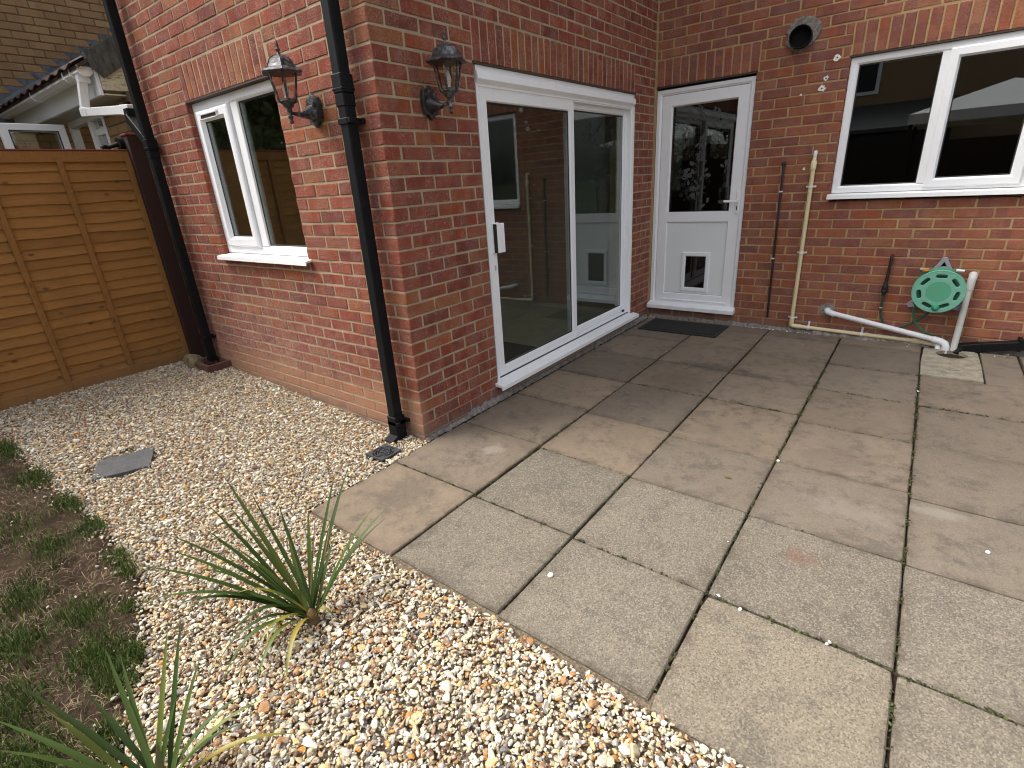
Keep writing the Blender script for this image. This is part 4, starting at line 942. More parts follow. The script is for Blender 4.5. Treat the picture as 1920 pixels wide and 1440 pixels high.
MB(TC).tube(spline([(cx - 0.12, 0.1, cz - 0.12), (2.3, 0.08, 0.26), (2.315, 0.07, 0.19), (2.36, 0.06, 0.125), (2.43, 0.05, 0.085), (2.455, 0.045, 0.075)]), 0.008, 8).build('loose_hose', 'hoseg', t)
t = thing('garden_hose', 'dark hose hooked on the brick wall with a connector, looping down to the reel', 'hose', (2.08, D, 0.1))
MB(TC).tube(spline([(2.083, 0.0, 0.69), (2.083, 0.03, 0.685), (2.082, 0.035, 0.66), (2.08, 0.035, 0.55), (2.078, 0.035, 0.47)]), 0.0115, 10).build('tail_pipe', 'cable', t)
m = MB(TC); m.lathe((2.077, 0.035, 0.37), [(0.011, 0.0), (0.014, 0.01), (0.022, 0.03), (0.024, 0.045), (0.017, 0.05), (0.023, 0.056), (0.022, 0.075), (0.014, 0.1), (0.012, 0.11)], 14); m.build('connector', 'gasket', t)
MB(TC).tube(spline([(2.077, 0.035, 0.375), (2.078, 0.035, 0.27), (2.09, 0.035, 0.19), (2.13, 0.04, 0.125), (2.2, 0.045, 0.105), (2.28, 0.05, 0.14), (2.35, 0.06, 0.2), (2.4, 0.06, 0.26)]), 0.0095, 8).build('hose', 'hose', t)
MB(TC).tube([(2.077, 0.035, 0.262), (2.077, 0.035, 0.268)], 0.0115, 10).build('hose_band', 'whitep', t)

# doormat
t = thing('doormat', 'flat black rubber doormat on the paving below the back door', 'doormat', (0.51, 3.05, ZP))
m = MB(); m.box(0.13, 0.895, 2.835, 3.265, ZP + 0.002, ZP + 0.012, 0.004); mm = m.build('border', 'mat', t)
m = MB()
for i in range(34):
    yy = 2.87 + i * 0.0108; m.box(0.165, 0.86, yy, yy + 0.007, ZP + 0.0105, ZP + 0.017, 0.002)
kind(m.build('rib_field', 'mat', t), 'stuff')
tag(MB().box(-0.85, -0.2, 0.86, 1.55, 0.101, 0.112, 0.004).build('indoor_mat', 'mat'), 'dark mat on the floor just inside the sliding patio door', 'mat')

# drain grate in the gravel
t = thing('drain_grate', 'square black plastic drain grate with ring slots in the gravel by the corner', 'drain grate', (-0.086, -0.257, 0.0)); gx0, gy0, gs = -0.086, -0.257, 0.074


def ring_slots(r_, wd, nseg, ph0):
    out = []
    for s in range(nseg):
        a0 = ph0 + 2 * math.pi * s / nseg + 0.12 * 0.03 / r_; a1 = ph0 + 2 * math.pi * (s + 1) / nseg - 0.12 * 0.03 / r_ - 0.05
        A_ = np.linspace(a0, a1, 8); out.append([(r_ * math.cos(a), r_ * math.sin(a)) for a in A_] + [((r_ + wd) * math.cos(a), (r_ + wd) * math.sin(a)) for a in A_[::-1]])
    return out


loops = [[(-gs, -gs), (gs, -gs), (gs, gs), (-gs, gs)]]
for r_, ns, p0 in ((0.009, 2, 0.2), (0.0245, 3, 0.5), (0.0395, 4, 0.1), (0.0545, 4, 0.8)): loops += ring_slots(r_, 0.0105, ns, p0)
V, F = flat2d(loops, 0.012, 0.0005); MB().add([(gx0 + a, gy0 + b, c_ - 0.013) for a, b, c_ in V], F).build('grate', plastic('weathered_black_plastic', (0.035, 0.037, 0.04), 0.5, 0.12, (0.1, 0.095, 0.085), 30), t)
MB().box(gx0 - 0.07, gx0 + 0.07, gy0 - 0.07, gy0 + 0.07, -0.06, -0.03, 0.0).build('pit', 'dark', t)

# slate piece
V, F = flat2d([[(-1.500, -1.285), (-1.44, -1.155), (-1.405, -1.02), (-1.27, -1.075), (-1.157, -1.135), (-1.2, -1.25), (-1.268, -1.388), (-1.40, -1.33)]], 0.02, 0.002)
o = MB().add([(a, b, 0.007 + c_ - 0.02 * (a + 1.33)) for a, b, c_ in V], F).build('slate_slab', 'slate', origin=(-1.33, -1.2, 0.04)); tag(o, 'dark grey slate slab lying flat on the gravel near the lawn', 'slate slab')
# loose pebbles swept onto the paving
for i, (x, y, r_, lab) in enumerate(((1.304, -0.569, 0.011, 'single white pebble lying on the pale near paving slab'), (1.845, 0.80, 0.008, 'white pebble stuck at the crossing of patio joints'), (2.66, 0.47, 0.008, 'tiny white pebble lying on the grey slab near the frame edge'))):
    tag(rock('pebble', (x, y, ZP + r_ * 0.5), (r_ * 1.1, r_ * 1.25, r_ * 0.75), 30 + i, 'pale', 2, 5), lab, 'pebble')
m = MB(); P_ = [(1.668 + x, 0.505 + y, ZP + 0.004 + 0.003 * abs(x) * 60) for x, y in ((-0.016, 0.004), (-0.004, 0.009), (0.012, 0.007), (0.02, -0.002), (0.008, -0.008), (-0.008, -0.007))]; m.add(P_, [list(range(6))]); tag(m.build('fallen_leaf', 'leafy'), 'small pale green leaf fallen on a brown slab', 'leaf')

# ------------------------------------------------------------------ fence
def fence_panel(label, ya, yb, vis):
    t = thing('wooden_fence', label, 'fence', (-3.13, (ya + yb) / 2, 0.06), 'overlap fence panels along the gravel'); qq = random.Random(int(-ya * 100))
    nsl = 22; z0, z1 = 0.12, 1.82; pit = (z1 - z0) / nsl
    for i in range(nsl):
        zb = z0 + i * pit - 0.012 + qq.uniform(-.003, .003); zt = zb + pit + 0.02; n = 24; V = []
        wv = [qq.uniform(-.005, .005) for _ in range(5)]
        for j in range(n + 1):
            y = ya - 0.002 - (ya - yb - 0.004) * j / n; w_ = wv[0] * math.sin(j * .5 + i) + wv[1] * math.sin(j * 1.1 + 2 * i) + wv[2] * math.sin(j * .23)
            V += [(-3.135, y, zb + w_), (-3.12, y, zb + w_ - 0.001), (-3.139, y, zt), (-3.146, y, zt)]
        F = [[j * 4 + a, j * 4 + (a + 1) % 4, (j + 1) * 4 + (a + 1) % 4, (j + 1) * 4 + a] for j in range(n) for a in range(4)] + [[0, 1, 2, 3], [n * 4 + 3, n * 4 + 2, n * 4 + 1, n * 4]]
        MB().add(V, F).build('slat', 'slat', t)
    for i in range(5):
        y = ya - 0.02 - i * (ya - yb - 0.04) / 4.0 - (0 if i in (0, 4) else 0.012); MB().box(-3.119, -3.098, y - 0.02, y + 0.02, 0.07, 1.83, 0.003).build('batten', 'batten', t)
    nm_ = MB()
    for i in range(5):
        y = ya - 0.02 - i * (ya - yb - 0.04) / 4.0 - (0 if i in (0, 4) else 0.012)
        for j in range(nsl): nm_.box(-3.099, -3.0965, y - 0.0022, y + 0.0022, z0 + (j + .4) * pit - .0022, z0 + (j + .4) * pit + .0022, 0.0005)
    kind(nm_.build('nail_heads', 'steel', t), 'stuff')
    MB().box(-3.1235, -3.1, yb, ya, 1.792, 1.872, 0.004).build('rail', 'batten', t); MB().box(-3.1235, -3.1, yb, ya, 0.06, 0.142, 0.004).build('rail', 'batten', t)
    MB().box(-3.15, -3.095, yb, ya, 1.8725, 1.884, 0.003).build('capping', 'capred', t)
    return t


fence_panel('orange-brown overlap fence panel between the dark post and the lawn', -0.085, -1.915, True)
fence_panel('orange-brown overlap fence panel beyond the first, reflected in the garden window', -2.02, -3.85, False)
t = thing('fence_post', 'dark red-brown fence post standing beside the far black drainpipe', 'fence post', (-3.1, -0.02, 0.0))
MB().box(-3.155, -3.045, -0.083, 0.028, -0.1, 1.985, 0.004).build('post', 'postd', t); MB().box(-3.162, -3.04, -0.09, 0.034, 1.985, 2.003, 0.004).build('post_cap', 'capred', t)
tag(MB().box(-3.17, -3.06, -2.015, -1.92, -0.1, 1.95, 0.004).build('fence_post', 'postd'), 'dark fence post between two overlap panels, reflected in the garden window', 'fence post')
t = thing('wall_bracket', 'small black bracket with a round plate mounted beside the fence post top', 'bracket', (-3.17, -0.1, 1.94))
MB().tube([(-3.165, -0.12, 1.93), (-3.165, -0.085, 1.93)], 0.05, 20).build('plate', 'blackp', t); MB().tube([(-3.165, -0.12, 1.93), (-3.17, -0.2, 1.9), (-3.19, -0.26, 1.87)], 0.016, 10).build('arm', 'blackp', t); MB().tube([(-3.15, -0.215, 1.895), (-3.2, -0.215, 1.9)], 0.027, 14).build('knuckle', 'blackp', t)

# ------------------------------------------------------------------ neighbour's house
nb = thing('brick_house', 'buff brick neighbouring house with a tiled lean-to extension behind the fence', 'house', (-5.5, 0.5, 0))
XW = -7.06; CO = 0.0885; BL = 0.2655
MB().box(XW - 0.25, XW - 0.006, -2.5, 3.4, -0.2, 6.5, 0).build('wall', 'morN', nb); nwall = [o for o in nb.children][-1]
jn = MB(); jr = []; jb = []; cnt = 0; cachen = {}
for r_ in range(0, 73):
    for i in range(-9, 13):
        y0 = i * BL + (BL / 2 if r_ % 2 else 0) + 0.006; y1 = y0 + BL - 0.012; z0 = r_ * CO + 0.006; z1 = z0 + CO - 0.012
        if y1 > 3.3: continue
        yc, zc = (y0 + y1) / 2, (z0 + z1) / 2
        px, py, w_ = to_px((XW, yc, zc)); seen = w_ > 0 and -25 < px < 232 and -12 < py < 285
        pr = q.uniform(-.001, .0015)
        V0 = cbox_verts(-0.05, 0.05, -(y1 - y0) / 2, (y1 - y0) / 2, -(z1 - z0) / 2, (z1 - z0) / 2, 0.004)
        V0 = [(a + q.uniform(-.001, .001), b + q.uniform(-.001, .001), c_ + q.uniform(-.001, .001)) for a, b, c_ in V0]
        if seen and cnt < 300:
            kk = q.randrange(6)
            if kk not in cachen:
                me = bpy.data.meshes.new('brick'); me.from_pydata(V0, [], CBF); me.materials.append(M['brN']); me.attributes.new('bu', 'FLOAT', 'POINT').data.foreach_set('value', [v[1] for v in V0]); cachen[kk] = me
            o = bpy.data.objects.new('brick', cachen[kk]); COL.objects.link(o); o.parent = nwall; o.location = Vector((XW - 0.05 + pr, yc, zc)) - nb.location; cnt += 1
        else:
            jn.add([(a + XW - 0.05 + pr, b + yc, c_ + zc) for a, b, c_ in V0], CBF); jr += [q.random()] * 24; jb += [v[1] for v in V0]
# facade pier beside the extension window
def pier(x0, x1, z0, z1, yf):
    r_ = 0; z = z0; m = MB().box(x0 + 0.004, x1 - 0.004, yf + 0.006, yf + 0.2, z0, z1, 0).build('wall', 'morN', nb)
    while z < z1:
        x = x0 - (BL / 2 if r_ % 2 else 0)
        while x < x1:
            a, b = max(x + .006, x0), min(x + BL - .006, x1)
            if b - a > 0.03:
                V0 = cbox_verts(a, b, yf, yf + 0.09, z + .006, min(z + CO - .006, z1), 0.004); jn.add(V0, CBF); jr.extend([q.random()] * 24); jb.extend([v[0] - (a + b) / 2 for v in V0])
            x += BL
        z += CO; r_ += 1


pier(-4.62, -3.82, 0.0, 2.36, 0.30); pier(-7.0, -5.8, 0.0, 1.05, 0.30)
# gable side of the extension
z = 0.0; r_ = 0
while z < 2.42:
    y = 0.30 - (BL / 2 if r_ % 2 else 0)
    while y < 2.4:
        a, b = max(y + .006, 0.393), y + BL - .006
        if b - a > 0.03: V0 = cbox_verts(-3.91, -3.82, a, b, z + .006, z + CO - .006, 0.004); jn.add(V0, CBF); jr.extend([q.random()] * 24); jb.extend([v[1] - (a + b) / 2 for v in V0])
        y += BL
    z += CO; r_ += 1
MB().box(-3.99, -3.826, 0.3, 2.6, 0, 2.44, 0).build('wall', 'morN', nb)
oj = kind(jn.build('brick_courses', 'brjN', nb, recalc=False), 'stuff'); oj.data.attributes.new('brnd', 'FLOAT', 'POINT').data.foreach_set('value', jr); oj.data.attributes.new('bu', 'FLOAT', 'POINT').data.foreach_set('value', jb)
# gutter, fascia, soffit
gp_ = [(0.0, 2.618), (0.0, 2.575), (0.03, 2.545), (0.085, 2.545), (0.115, 2.575), (0.115, 2.618), (0.108, 2.618), (0.108, 2.58), (0.08, 2.553), (0.034, 2.553), (0.008, 2.58), (0.008, 2.618)]
m = MB(); m.add([(-7.03, a - 0.015, b) for a, b in gp_] + [(-3.9, a - 0.015, b) for a, b in gp_], [[i, (i + 1) % 12, 12 + (i + 1) % 12, 12 + i] for i in range(12)])
ec = [(0.0, 2.618), (0.0, 2.575), (0.03, 2.545), (0.085, 2.545), (0.115, 2.575), (0.115, 2.618)]
for xx in (-7.035, -3.9): m.add([(xx, a - 0.015, b) for a, b in ec] + [(xx + 0.006, a - 0.015, b) for a, b in ec], [[i, (i + 1) % 6, 6 + (i + 1) % 6, 6 + i] for i in range(6)] + [list(range(6)), list(range(6, 12))])
for xx in (-4.12, -4.32, -5.5): m.add([(xx, a * 1.1 - 0.021, b + (0.006 if b > 2.6 else -0.006)) for a, b in ec] + [(xx + 0.03, a * 1.1 - 0.021, b + (0.006 if b > 2.6 else -0.006)) for a, b in ec], [[i, (i + 1) % 6, 6 + (i + 1) % 6, 6 + i] for i in range(6)] + [list(range(6)), list(range(6, 12))])
gut = m.build('gutter', 'upvc', nb)
MB().box(-7.04, -3.9, 0.108, 0.135, 2.40, 2.60, 0.003).build('fascia', 'upvc', nb)
MB().box(-7.04, -3.87, 0.136, 0.36, 2.40, 2.412, 0.001).build('soffit', 'soffit', nb)
m = MB(); m.add([(-3.9, 0.137, 2.44), (-3.9, 0.137, 2.585), (-3.9, 0.9, 3.05), (-3.9, 0.9, 2.44), (-3.86, 0.137, 2.44), (-3.86, 0.137, 2.585), (-3.86, 0.9, 3.05), (-3.86, 0.9, 2.44)], [[0, 1, 2, 3], [7, 6, 5, 4], [0, 4, 5, 1], [1, 5, 6, 2], [2, 6, 7, 3], [3, 7, 4, 0]]); m.build('barge_end', 'flake', nb)
# lean-to roof, tiles, verge, stepped lead
SL = 0.6
def rz(y): return 2.635 + SL * (y - 0.0)
m = MB(); m.add([(XW, -0.02, rz(-0.02) - 0.03), (-3.84, -0.02, rz(-0.02) - 0.03), (-3.84, 2.5, rz(2.5) - 0.03), (XW, 2.5, rz(2.5) - 0.03), (XW, -0.02, rz(-0.02)), (-3.84, -0.02, rz(-0.02)), (-3.84, 2.5, rz(2.5)), (XW, 2.5, rz(2.5))], [[0, 1, 2, 3], [4, 5, 6, 7], [0, 1, 5, 4], [1, 2, 6, 5], [2, 3, 7, 6], [3, 0, 4, 7]]); roofn = m.build('roof', 'tile', nb)
tm = None
for r_ in range(8):
    for i in range(11):
        x = -3.9 - i * 0.29; y = -0.04 + r_ * 0.28
        if tm is None:
            V = []
            for j in range(9):
                xx = -0.28 * j / 8; hh_ = 0.014 * math.sin(j / 8 * 2 * math.pi); V += [(xx, 0, hh_ + 0.012), (xx, 0, hh_ - 0.004), (xx, 0.33, hh_ + SL * 0.33 - 0.006), (xx, 0.33, hh_ + SL * 0.33 + 0.002)]
            F = [[j * 4 + a, j * 4 + (a + 1) % 4, (j + 1) * 4 + (a + 1) % 4, (j + 1) * 4 + a] for j in range(8) for a in range(4)]
            tm = bpy.data.meshes.new('tile'); tm.from_pydata(V, [], F); tm.materials.append(M['tile']); tm.polygons.foreach_set('use_smooth', [True] * len(F))
        o = bpy.data.objects.new('tile', tm); COL.objects.link(o); o.parent = roofn; o.location = Vector((x, y, rz(y) + 0.016)) - nb.location
m = MB(); m.add([(-3.93, 0.06, rz(0.06) + 0.05), (-3.835, 0.06, rz(0.06) + 0.05), (-3.835, 2.5, rz(2.5) + 0.05), (-3.93, 2.5, rz(2.5) + 0.05), (-3.835, 0.075, rz(0.06) - 0.06), (-3.835, 0.16, rz(0.16) - 0.2), (-3.835, 2.5, rz(2.5) - 0.12), (-3.93, 0.06, rz(0.06) + 0.04), (-3.85, 0.075, rz(0.06) - 0.06), (-3.85, 0.16, rz(0.16) - 0.2), (-3.85, 2.5, rz(2.5) - 0.12)], [[0, 1, 2, 3], [1, 4, 5, 6, 2], [8, 9, 10], [4, 8, 9, 5], [5, 9, 10, 6], [0, 1, 4, 8, 7]]); m.build('verge', 'verge', nb)
fl = MB()
for r_ in range(28, 60):
    z = r_ * CO; y = (z - 2.635) / SL
    if -0.5 < y < 2.4: fl.add([(XW + 0.004, y - 0.22, z - 0.15), (XW + 0.004, y + 0.03, z - 0.02), (XW + 0.004, y + 0.14, z - 0.09), (XW + 0.004, y + 0.03, z + 0.012), (XW + 0.004, y - 0.13, z + 0.012)][:0] or [(XW + 0.003 + 0.0004 * (r_ % 3), y - 0.36, z + 0.004), (XW + 0.003 + 0.0004 * (r_ % 3), y - 0.14, z + 0.004), (XW + 0.003 + 0.0004 * (r_ % 3), y + 0.1, z - 0.13), (XW + 0.003 + 0.0004 * (r_ % 3), y - 0.2, z - 0.16)], [[0, 1, 2, 3]])
V = [(XW + 0.06, -0.1, rz(-0.1) + 0.045), (XW + 0.06, 2.4, rz(2.4) + 0.045), (XW + 0.002, 2.4, rz(2.4) + 0.09), (XW + 0.002, -0.1, rz(-0.1) + 0.09)]; fl.add(V, [[0, 1, 2, 3]]); kind(fl.build('stepped_flashing', 'lead', nb, recalc=False), 'stuff')
# downpipe from the gutter across to the black pipe
m = MB(); m.obox((-3.99, 0.03, 2.55), (-4.06, 0.0, 2.29), 0.065, 0.065, (1, 0, 0), 0.004); m.box(-4.02, -3.95, -0.01, 0.08, 2.5, 2.56, 0.004); m.build('downpipe', 'whitep', nb)
MB().obox((-4.09, 0.0, 2.275), (-2.9, -0.03, 2.155), 0.065, 0.066, (0, 0, 1), 0.004).build('downpipe', 'whitep', nb)
MB().obox((-4.1, 0.0, 2.276), (-3.93, -0.004, 2.259), 0.073, 0.074, (0, 0, 1), 0.005).build('downpipe_joint', 'whitep', nb); m = MB(); m.obox((-3.08, -0.025, 2.173), (-2.9, -0.03, 2.155), 0.073, 0.074, (0, 0, 1), 0.005); m.build('downpipe_joint', 'whitep', nb)
# window of the extension with one casement standing open
m = MB(); TN = lambda u, d, z: (u, 0.30 - d, z)
m = MB(TN); m.frame(-5.78, -4.63, 1.05, 2.38, [(0, -0.08), (0, 0.0), (0.06, 0.0), (0.06, -0.08)]); m.box(-5.13, -5.06, -0.08, -0.0005, 1.11, 2.32, 0.002); wn_ = m.build('window', 'upvc', nb)
pane(TN, -5.06, -4.69, 1.11, 2.32, -0.04, wn_); MB(TN).box(-5.72, -4.69, -0.6, -0.59, 1.1, 2.33, 0).build('dark_interior', 'kit', wn_)
MB(TN).box(-5.0, -4.69, -0.03, -0.01, 2.17, 2.23, 0.002).build('transom', 'upvc', wn_)
TS = lambda u, d, z: (-5.5 + d, 0.2 - u, z)
MB(TS).frame(0.02, 0.575, 1.08, 2.325, [(0, -0.03), (0, 0.03), (0.006, 0.034), (0.066, 0.034), (0.075, 0.02), (0.075, -0.03)]).build('open_sash', 'upvc', wn_); pane(TS, 0.09, 0.505, 1.15, 2.26, 0.0, wn_)
MB(TS).frame(0.088, 0.507, 1.148, 2.262, [(0, 0.015), (0, 0.036), (0.008, 0.034), (0.008, 0.015)]).build('gasket', 'gasket', wn_)

# ------------------------------------------------------------------ what stands behind the viewer and shows only in the glass
oh = thing('brick_house', 'tan brick house across the gardens, seen only reflected in the kitchen window', 'house', (2.0, -13.0, 0))
MB().box(-5.0, 9.0, -18, -13.0, -0.2, 6.0, 0).build('wall', plastic('tan_render', (0.3, 0.2, 0.11), 0.9, 0.1), oh)
m = MB(); m.add([(-5.5, -12.6, 5.9), (9.5, -12.6, 5.9), (9.5, -18.4, 5.9), (-5.5, -18.4, 5.9), (-5.5, -15.5, 8.4), (9.5, -15.5, 8.4)], [[0, 1, 5, 4], [2, 3, 4, 5], [0, 4, 3], [1, 2, 5], [3, 2, 1, 0]]); m.build('roof', 'tile', oh)
for x0 in (-0.9, 4.6):
    w_ = MB().box(x0, x0 + 1.3, -13.0, -12.96, 3.3, 4.4, 0.0).build('window', 'upvc', oh)
    for i in range(2): MB().box(x0 + 0.08 + i * 0.6, x0 + 0.6 + i * 0.6, -12.958, -12.95, 3.4, 4.3, 0.0).build('pane', 'gasket', w_)
m = MB(); m.add([(-3, -10.4, 2.2), (2.4, -10.4, 2.2), (2.4, -13, 3.0), (-3, -13, 3.0), (-3, -10.4, 2.1), (2.4, -10.4, 2.1), (2.4, -13, 2.9), (-3, -13, 2.9)], [[0, 1, 2, 3], [4, 5, 6, 7], [0, 1, 5, 4]]); m.build('lean_to_roof', 'verge', oh); MB().box(-3, 2.4, -12.9, -10.5, -0.1, 2.05, 0).build('lean_to', 'kit', oh)
gz = thing('gazebo', 'gazebo with a pale pyramid canopy, seen only reflected in the kitchen window', 'gazebo', (3.1, -5.2, 0))
m = MB(); m.add([(1.7, -6.6, 2.12), (4.5, -6.6, 2.12), (4.5, -3.9, 2.12), (1.7, -3.9, 2.12), (3.1, -5.25, 2.62), (1.7, -6.6, 1.95), (4.5, -6.6, 1.95), (4.5, -3.9, 1.95), (1.7, -3.9, 1.95)], [[0, 1, 4], [1, 2, 4], [2, 3, 4], [3, 0, 4], [0, 1, 6, 5], [1, 2, 7, 6], [2, 3, 8, 7], [3, 0, 5, 8]]); m.build('canopy', 'canopy', gz)
for x, y in ((1.75, -6.55), (4.45, -6.55), (4.45, -3.95), (1.75, -3.95)): MB().box(x - 0.03, x + 0.03, y - 0.03, y + 0.03, -0.15, 2.0, 0.004).build('post', 'postd', gz)
tag(MB().box(-3.0, 6.5, -9.6, -9.55, -0.15, 1.75, 0).build('garden_fence', 'postd'), 'dark timber fence at the garden end, seen only reflected in the kitchen window', 'fence')


def tree(label, x, y, h, r_, seed, n=2600):
    t = thing('garden_tree', label, 'tree', (x, y, -0.1)); rr = np.random.default_rng(seed)
    MB().tube([(x, y, -0.2), (x + .05, y, h * .3), (x - .05, y + .05, h * .6), (x, y, h * .85)], [0.16, 0.13, 0.08, 0.03], 10).build('trunk', 'bark', t)
    V = []; F = []; S = []; cl = [(rr.normal(0, r_ * .45), rr.normal(0, r_ * .45), h * (.3 + .65 * rr.random())) for _ in range(44)]
    for i in range(n):
        c_ = cl[rr.integers(44)]; p = np.array([x + c_[0], y + c_[1], c_[2]]) + rr.normal(0, r_ * .2, 3); a = rr.normal(0, 1, 3); a /= np.linalg.norm(a); b = np.cross(a, rr.normal(0, 1, 3)); b /= np.linalg.norm(b); s = rr.uniform(.05, .1)
        V += [tuple(p + a * s), tuple(p + b * s * .5), tuple(p - a * s), tuple(p - b * s * .5)]; F.append([4 * i, 4 * i + 1, 4 * i + 2, 4 * i + 3]); S += [rr.random()] * 4
    m = MB(); m.add(V, F); o = m.build('crown', 'fol', t, recalc=False); o.data.attributes.new('srnd', 'FLOAT', 'POINT').data.foreach_set('value', S)


tree('leafy tree beyond the fence, seen only reflected in the garden window', -6.6, -2.9, 5.6, 1.7, 4, 26000)


# ------------------------------------------------------------------ cordylines
def leaf(parent, base, tip, lift, w, mat):
    B0, T0 = Vector(base), Vector(tip); mid = (B0 + T0) / 2 + Vector((0, 0, lift)); n = 14; V = []; F = []
    pull = Vector((B0.x * .35 + T0.x * .65, B0.y * .35 + T0.y * .65, 0)); 
    for i in range(n + 1):
        t_ = i / n; p = B0 * (1 - t_) ** 2 + mid * 2 * t_ * (1 - t_) + T0 * t_ ** 2; d_ = ((mid - B0) * (1 - t_) + (T0 - mid) * t_).normalized()
        s = d_.cross(Vector((0, 0, 1))); s = s.normalized() if s.length > .05 else Vector((1, 0, 0)); nn = s.cross(d_)
        ww = w * 0.5 * (0.55 + 0.45 * min(1, t_ * 4)) * max(0.02, 1 - max(0, (t_ - 0.45) / 0.55) ** 1.6)
        V += [p - s * ww + nn * ww * .35, p, p + s * ww + nn * ww * .35]
        if i: a = 3 * (i - 1); F += [[a, a + 1, a + 4, a + 3], [a + 1, a + 2, a + 5, a + 4]]
    o = MB().add(V, F, True).build('leaf', mat, parent, recalc=False)
    return o


t = thing('cordyline_plant', 'green strap-leaved cordyline growing in the gravel beside the patio edge', 'plant', (0.708, -1.245, -0.02))
P1 = [((.42, -1.296, .552), .03, .022, 'leaf'), ((.43, -1.31, .43), .03, .02, 'leaf'), ((.43, -1.40, .38), .06, .02, 'leaf'), ((.45, -1.395, .36), .05, .018, 'leaf'), ((.42, -1.52, .37), .07, .021, 'leaf'), ((.40, -1.61, .36), .09, .02, 'leaf'), ((.45, -1.65, .26), .17, .019, 'leaf'), ((.48, -1.59, .21), .16, .018, 'leaf'),
      ((.50, -1.17, .385), .02, .018, 'leaf'), ((.56, -1.09, .345), .02, .02, 'leaf'), ((.62, -.92, .46), .06, .021, 'leaf'), ((.75, -.85, .28), .1, .019, 'leaf'), ((.74, -.88, .23), .09, .018, 'leaf'), ((.80, -1.20, .0), .13, .016, 'leafy'), ((.605, -1.516, .03), .22, .02, 'leaf'), ((.728, -1.576, .03), .22, .021, 'leaf'), ((.93, -1.476, .03), .2, .02, 'leafy'), ((.733, -1.443, .03), .14, .017, 'leafy'),
      ((.748, -1.505, .02), .1, .01, 'leafd'), ((.64, -1.045, .225), .05, .016, 'leaf'), ((.57, -1.06, .35), .0, .007, 'leafd'), ((.66, -1.07, .3), .02, .007, 'leafd'), ((.5, -1.35, .3), .05, .02, 'leaf'), ((.58, -1.2, .3), .02, .018, 'leaf'), ((.60, -1.42, .2), .14, .016, 'leafy'), ((.38, -1.36, .45), .05, .019, 'leaf'), ((.47, -1.55, .16), .2, .018, 'leaf'), ((.36, -1.5, .4), .08, .019, 'leaf'), ((.66, -1.0, .5), .03, .019, 'leaf'), ((.80, -.95, .36), .08, .018, 'leaf'), ((.66, -1.56, .04), .2, .018, 'leaf'), ((.86, -1.53, .05), .2, .019, 'leaf'), ((.55, -1.27, .5), .02, .018, 'leaf'), ((.5, -1.48, .3), .12, .018, 'leaf'), ((.78, -1.47, .1), .16, .017, 'leafy')]
for i, (tp, lf_, w_, m_) in enumerate(P1): a = i * 2.4; leaf(t, (.708 + .014 * math.cos(a), -1.245 + .014 * math.sin(a), -.02 + .01 * (i % 3)), tp, lf_, w_ * 0.9, m_)
MB().lathe((.708, -1.245, -0.05), [(0.022, 0), (0.024, .04), (0.018, .08), (0.0, .1)], 10).build('stem', 'leafd', t)
t = thing('cordyline_plant', 'green cordyline at the lawn edge, cut off by the frame bottom', 'plant', (0.90, -1.82, -0.02))
P2 = [((.67, -1.78, .34), .02), ((.70, -1.85, .26), .04), ((.69, -1.93, .28), .05), ((.66, -1.95, .37), .04), ((.72, -2.03, .28), .06), ((.69, -1.76, .30), .03), ((.74, -1.61, .35), .02), ((.72, -1.64, .34), .01), ((.80, -1.61, .24), .03), ((.93, -1.58, .13), .1), ((.98, -1.55, .12), .11), ((1.1, -1.53, .05), .14), ((.82, -1.7, .18), .03), ((.62, -2.02, .3), .05), ((1.05, -1.62, .16), .1), ((.95, -1.98, .4), .02), ((1.1, -1.8, .35), .05)]
for i, (tp, lf_) in enumerate(P2): a = i * 2.4; leaf(t, (.90 + .016 * math.cos(a), -1.82 + .016 * math.sin(a), -.02), tp, lf_, .0155, 'leafy' if i == 11 else 'leaf')
MB().lathe((.90, -1.82, -0.05), [(0.022, 0), (0.026, .04), (0.02, .08), (0.0, .1)], 10).build('stem', 'leafd', t)


# ------------------------------------------------------------------ gravel: thousands of separate flints in one object
def protos(sub, n):
    out = []
    bm = bmesh.new(); bmesh.ops.create_icosphere(bm, subdivisions=sub, radius=1.0); bm.verts.ensure_lookup_table()
    B0 = np.array([v.co[:] for v in bm.verts]); F0 = np.array([[v.index for v in f.verts] for f in bm.faces]); bm.free()
    for i in range(n):
        P_ = B0.copy()
        for _ in range(rng.integers(7, 13)):
            nn = rng.normal(0, 1, 3); nn /= np.linalg.norm(nn); e = P_ @ nn - rng.uniform(.38, .82); P_ -= np.outer(np.clip(e, 0, None) * .92, nn)
        P_ *= [1.15, rng.uniform(.55, .95), rng.uniform(.34, .66)]; P_ += rng.normal(0, .025, P_.shape); out.append(P_)
    return out, F0


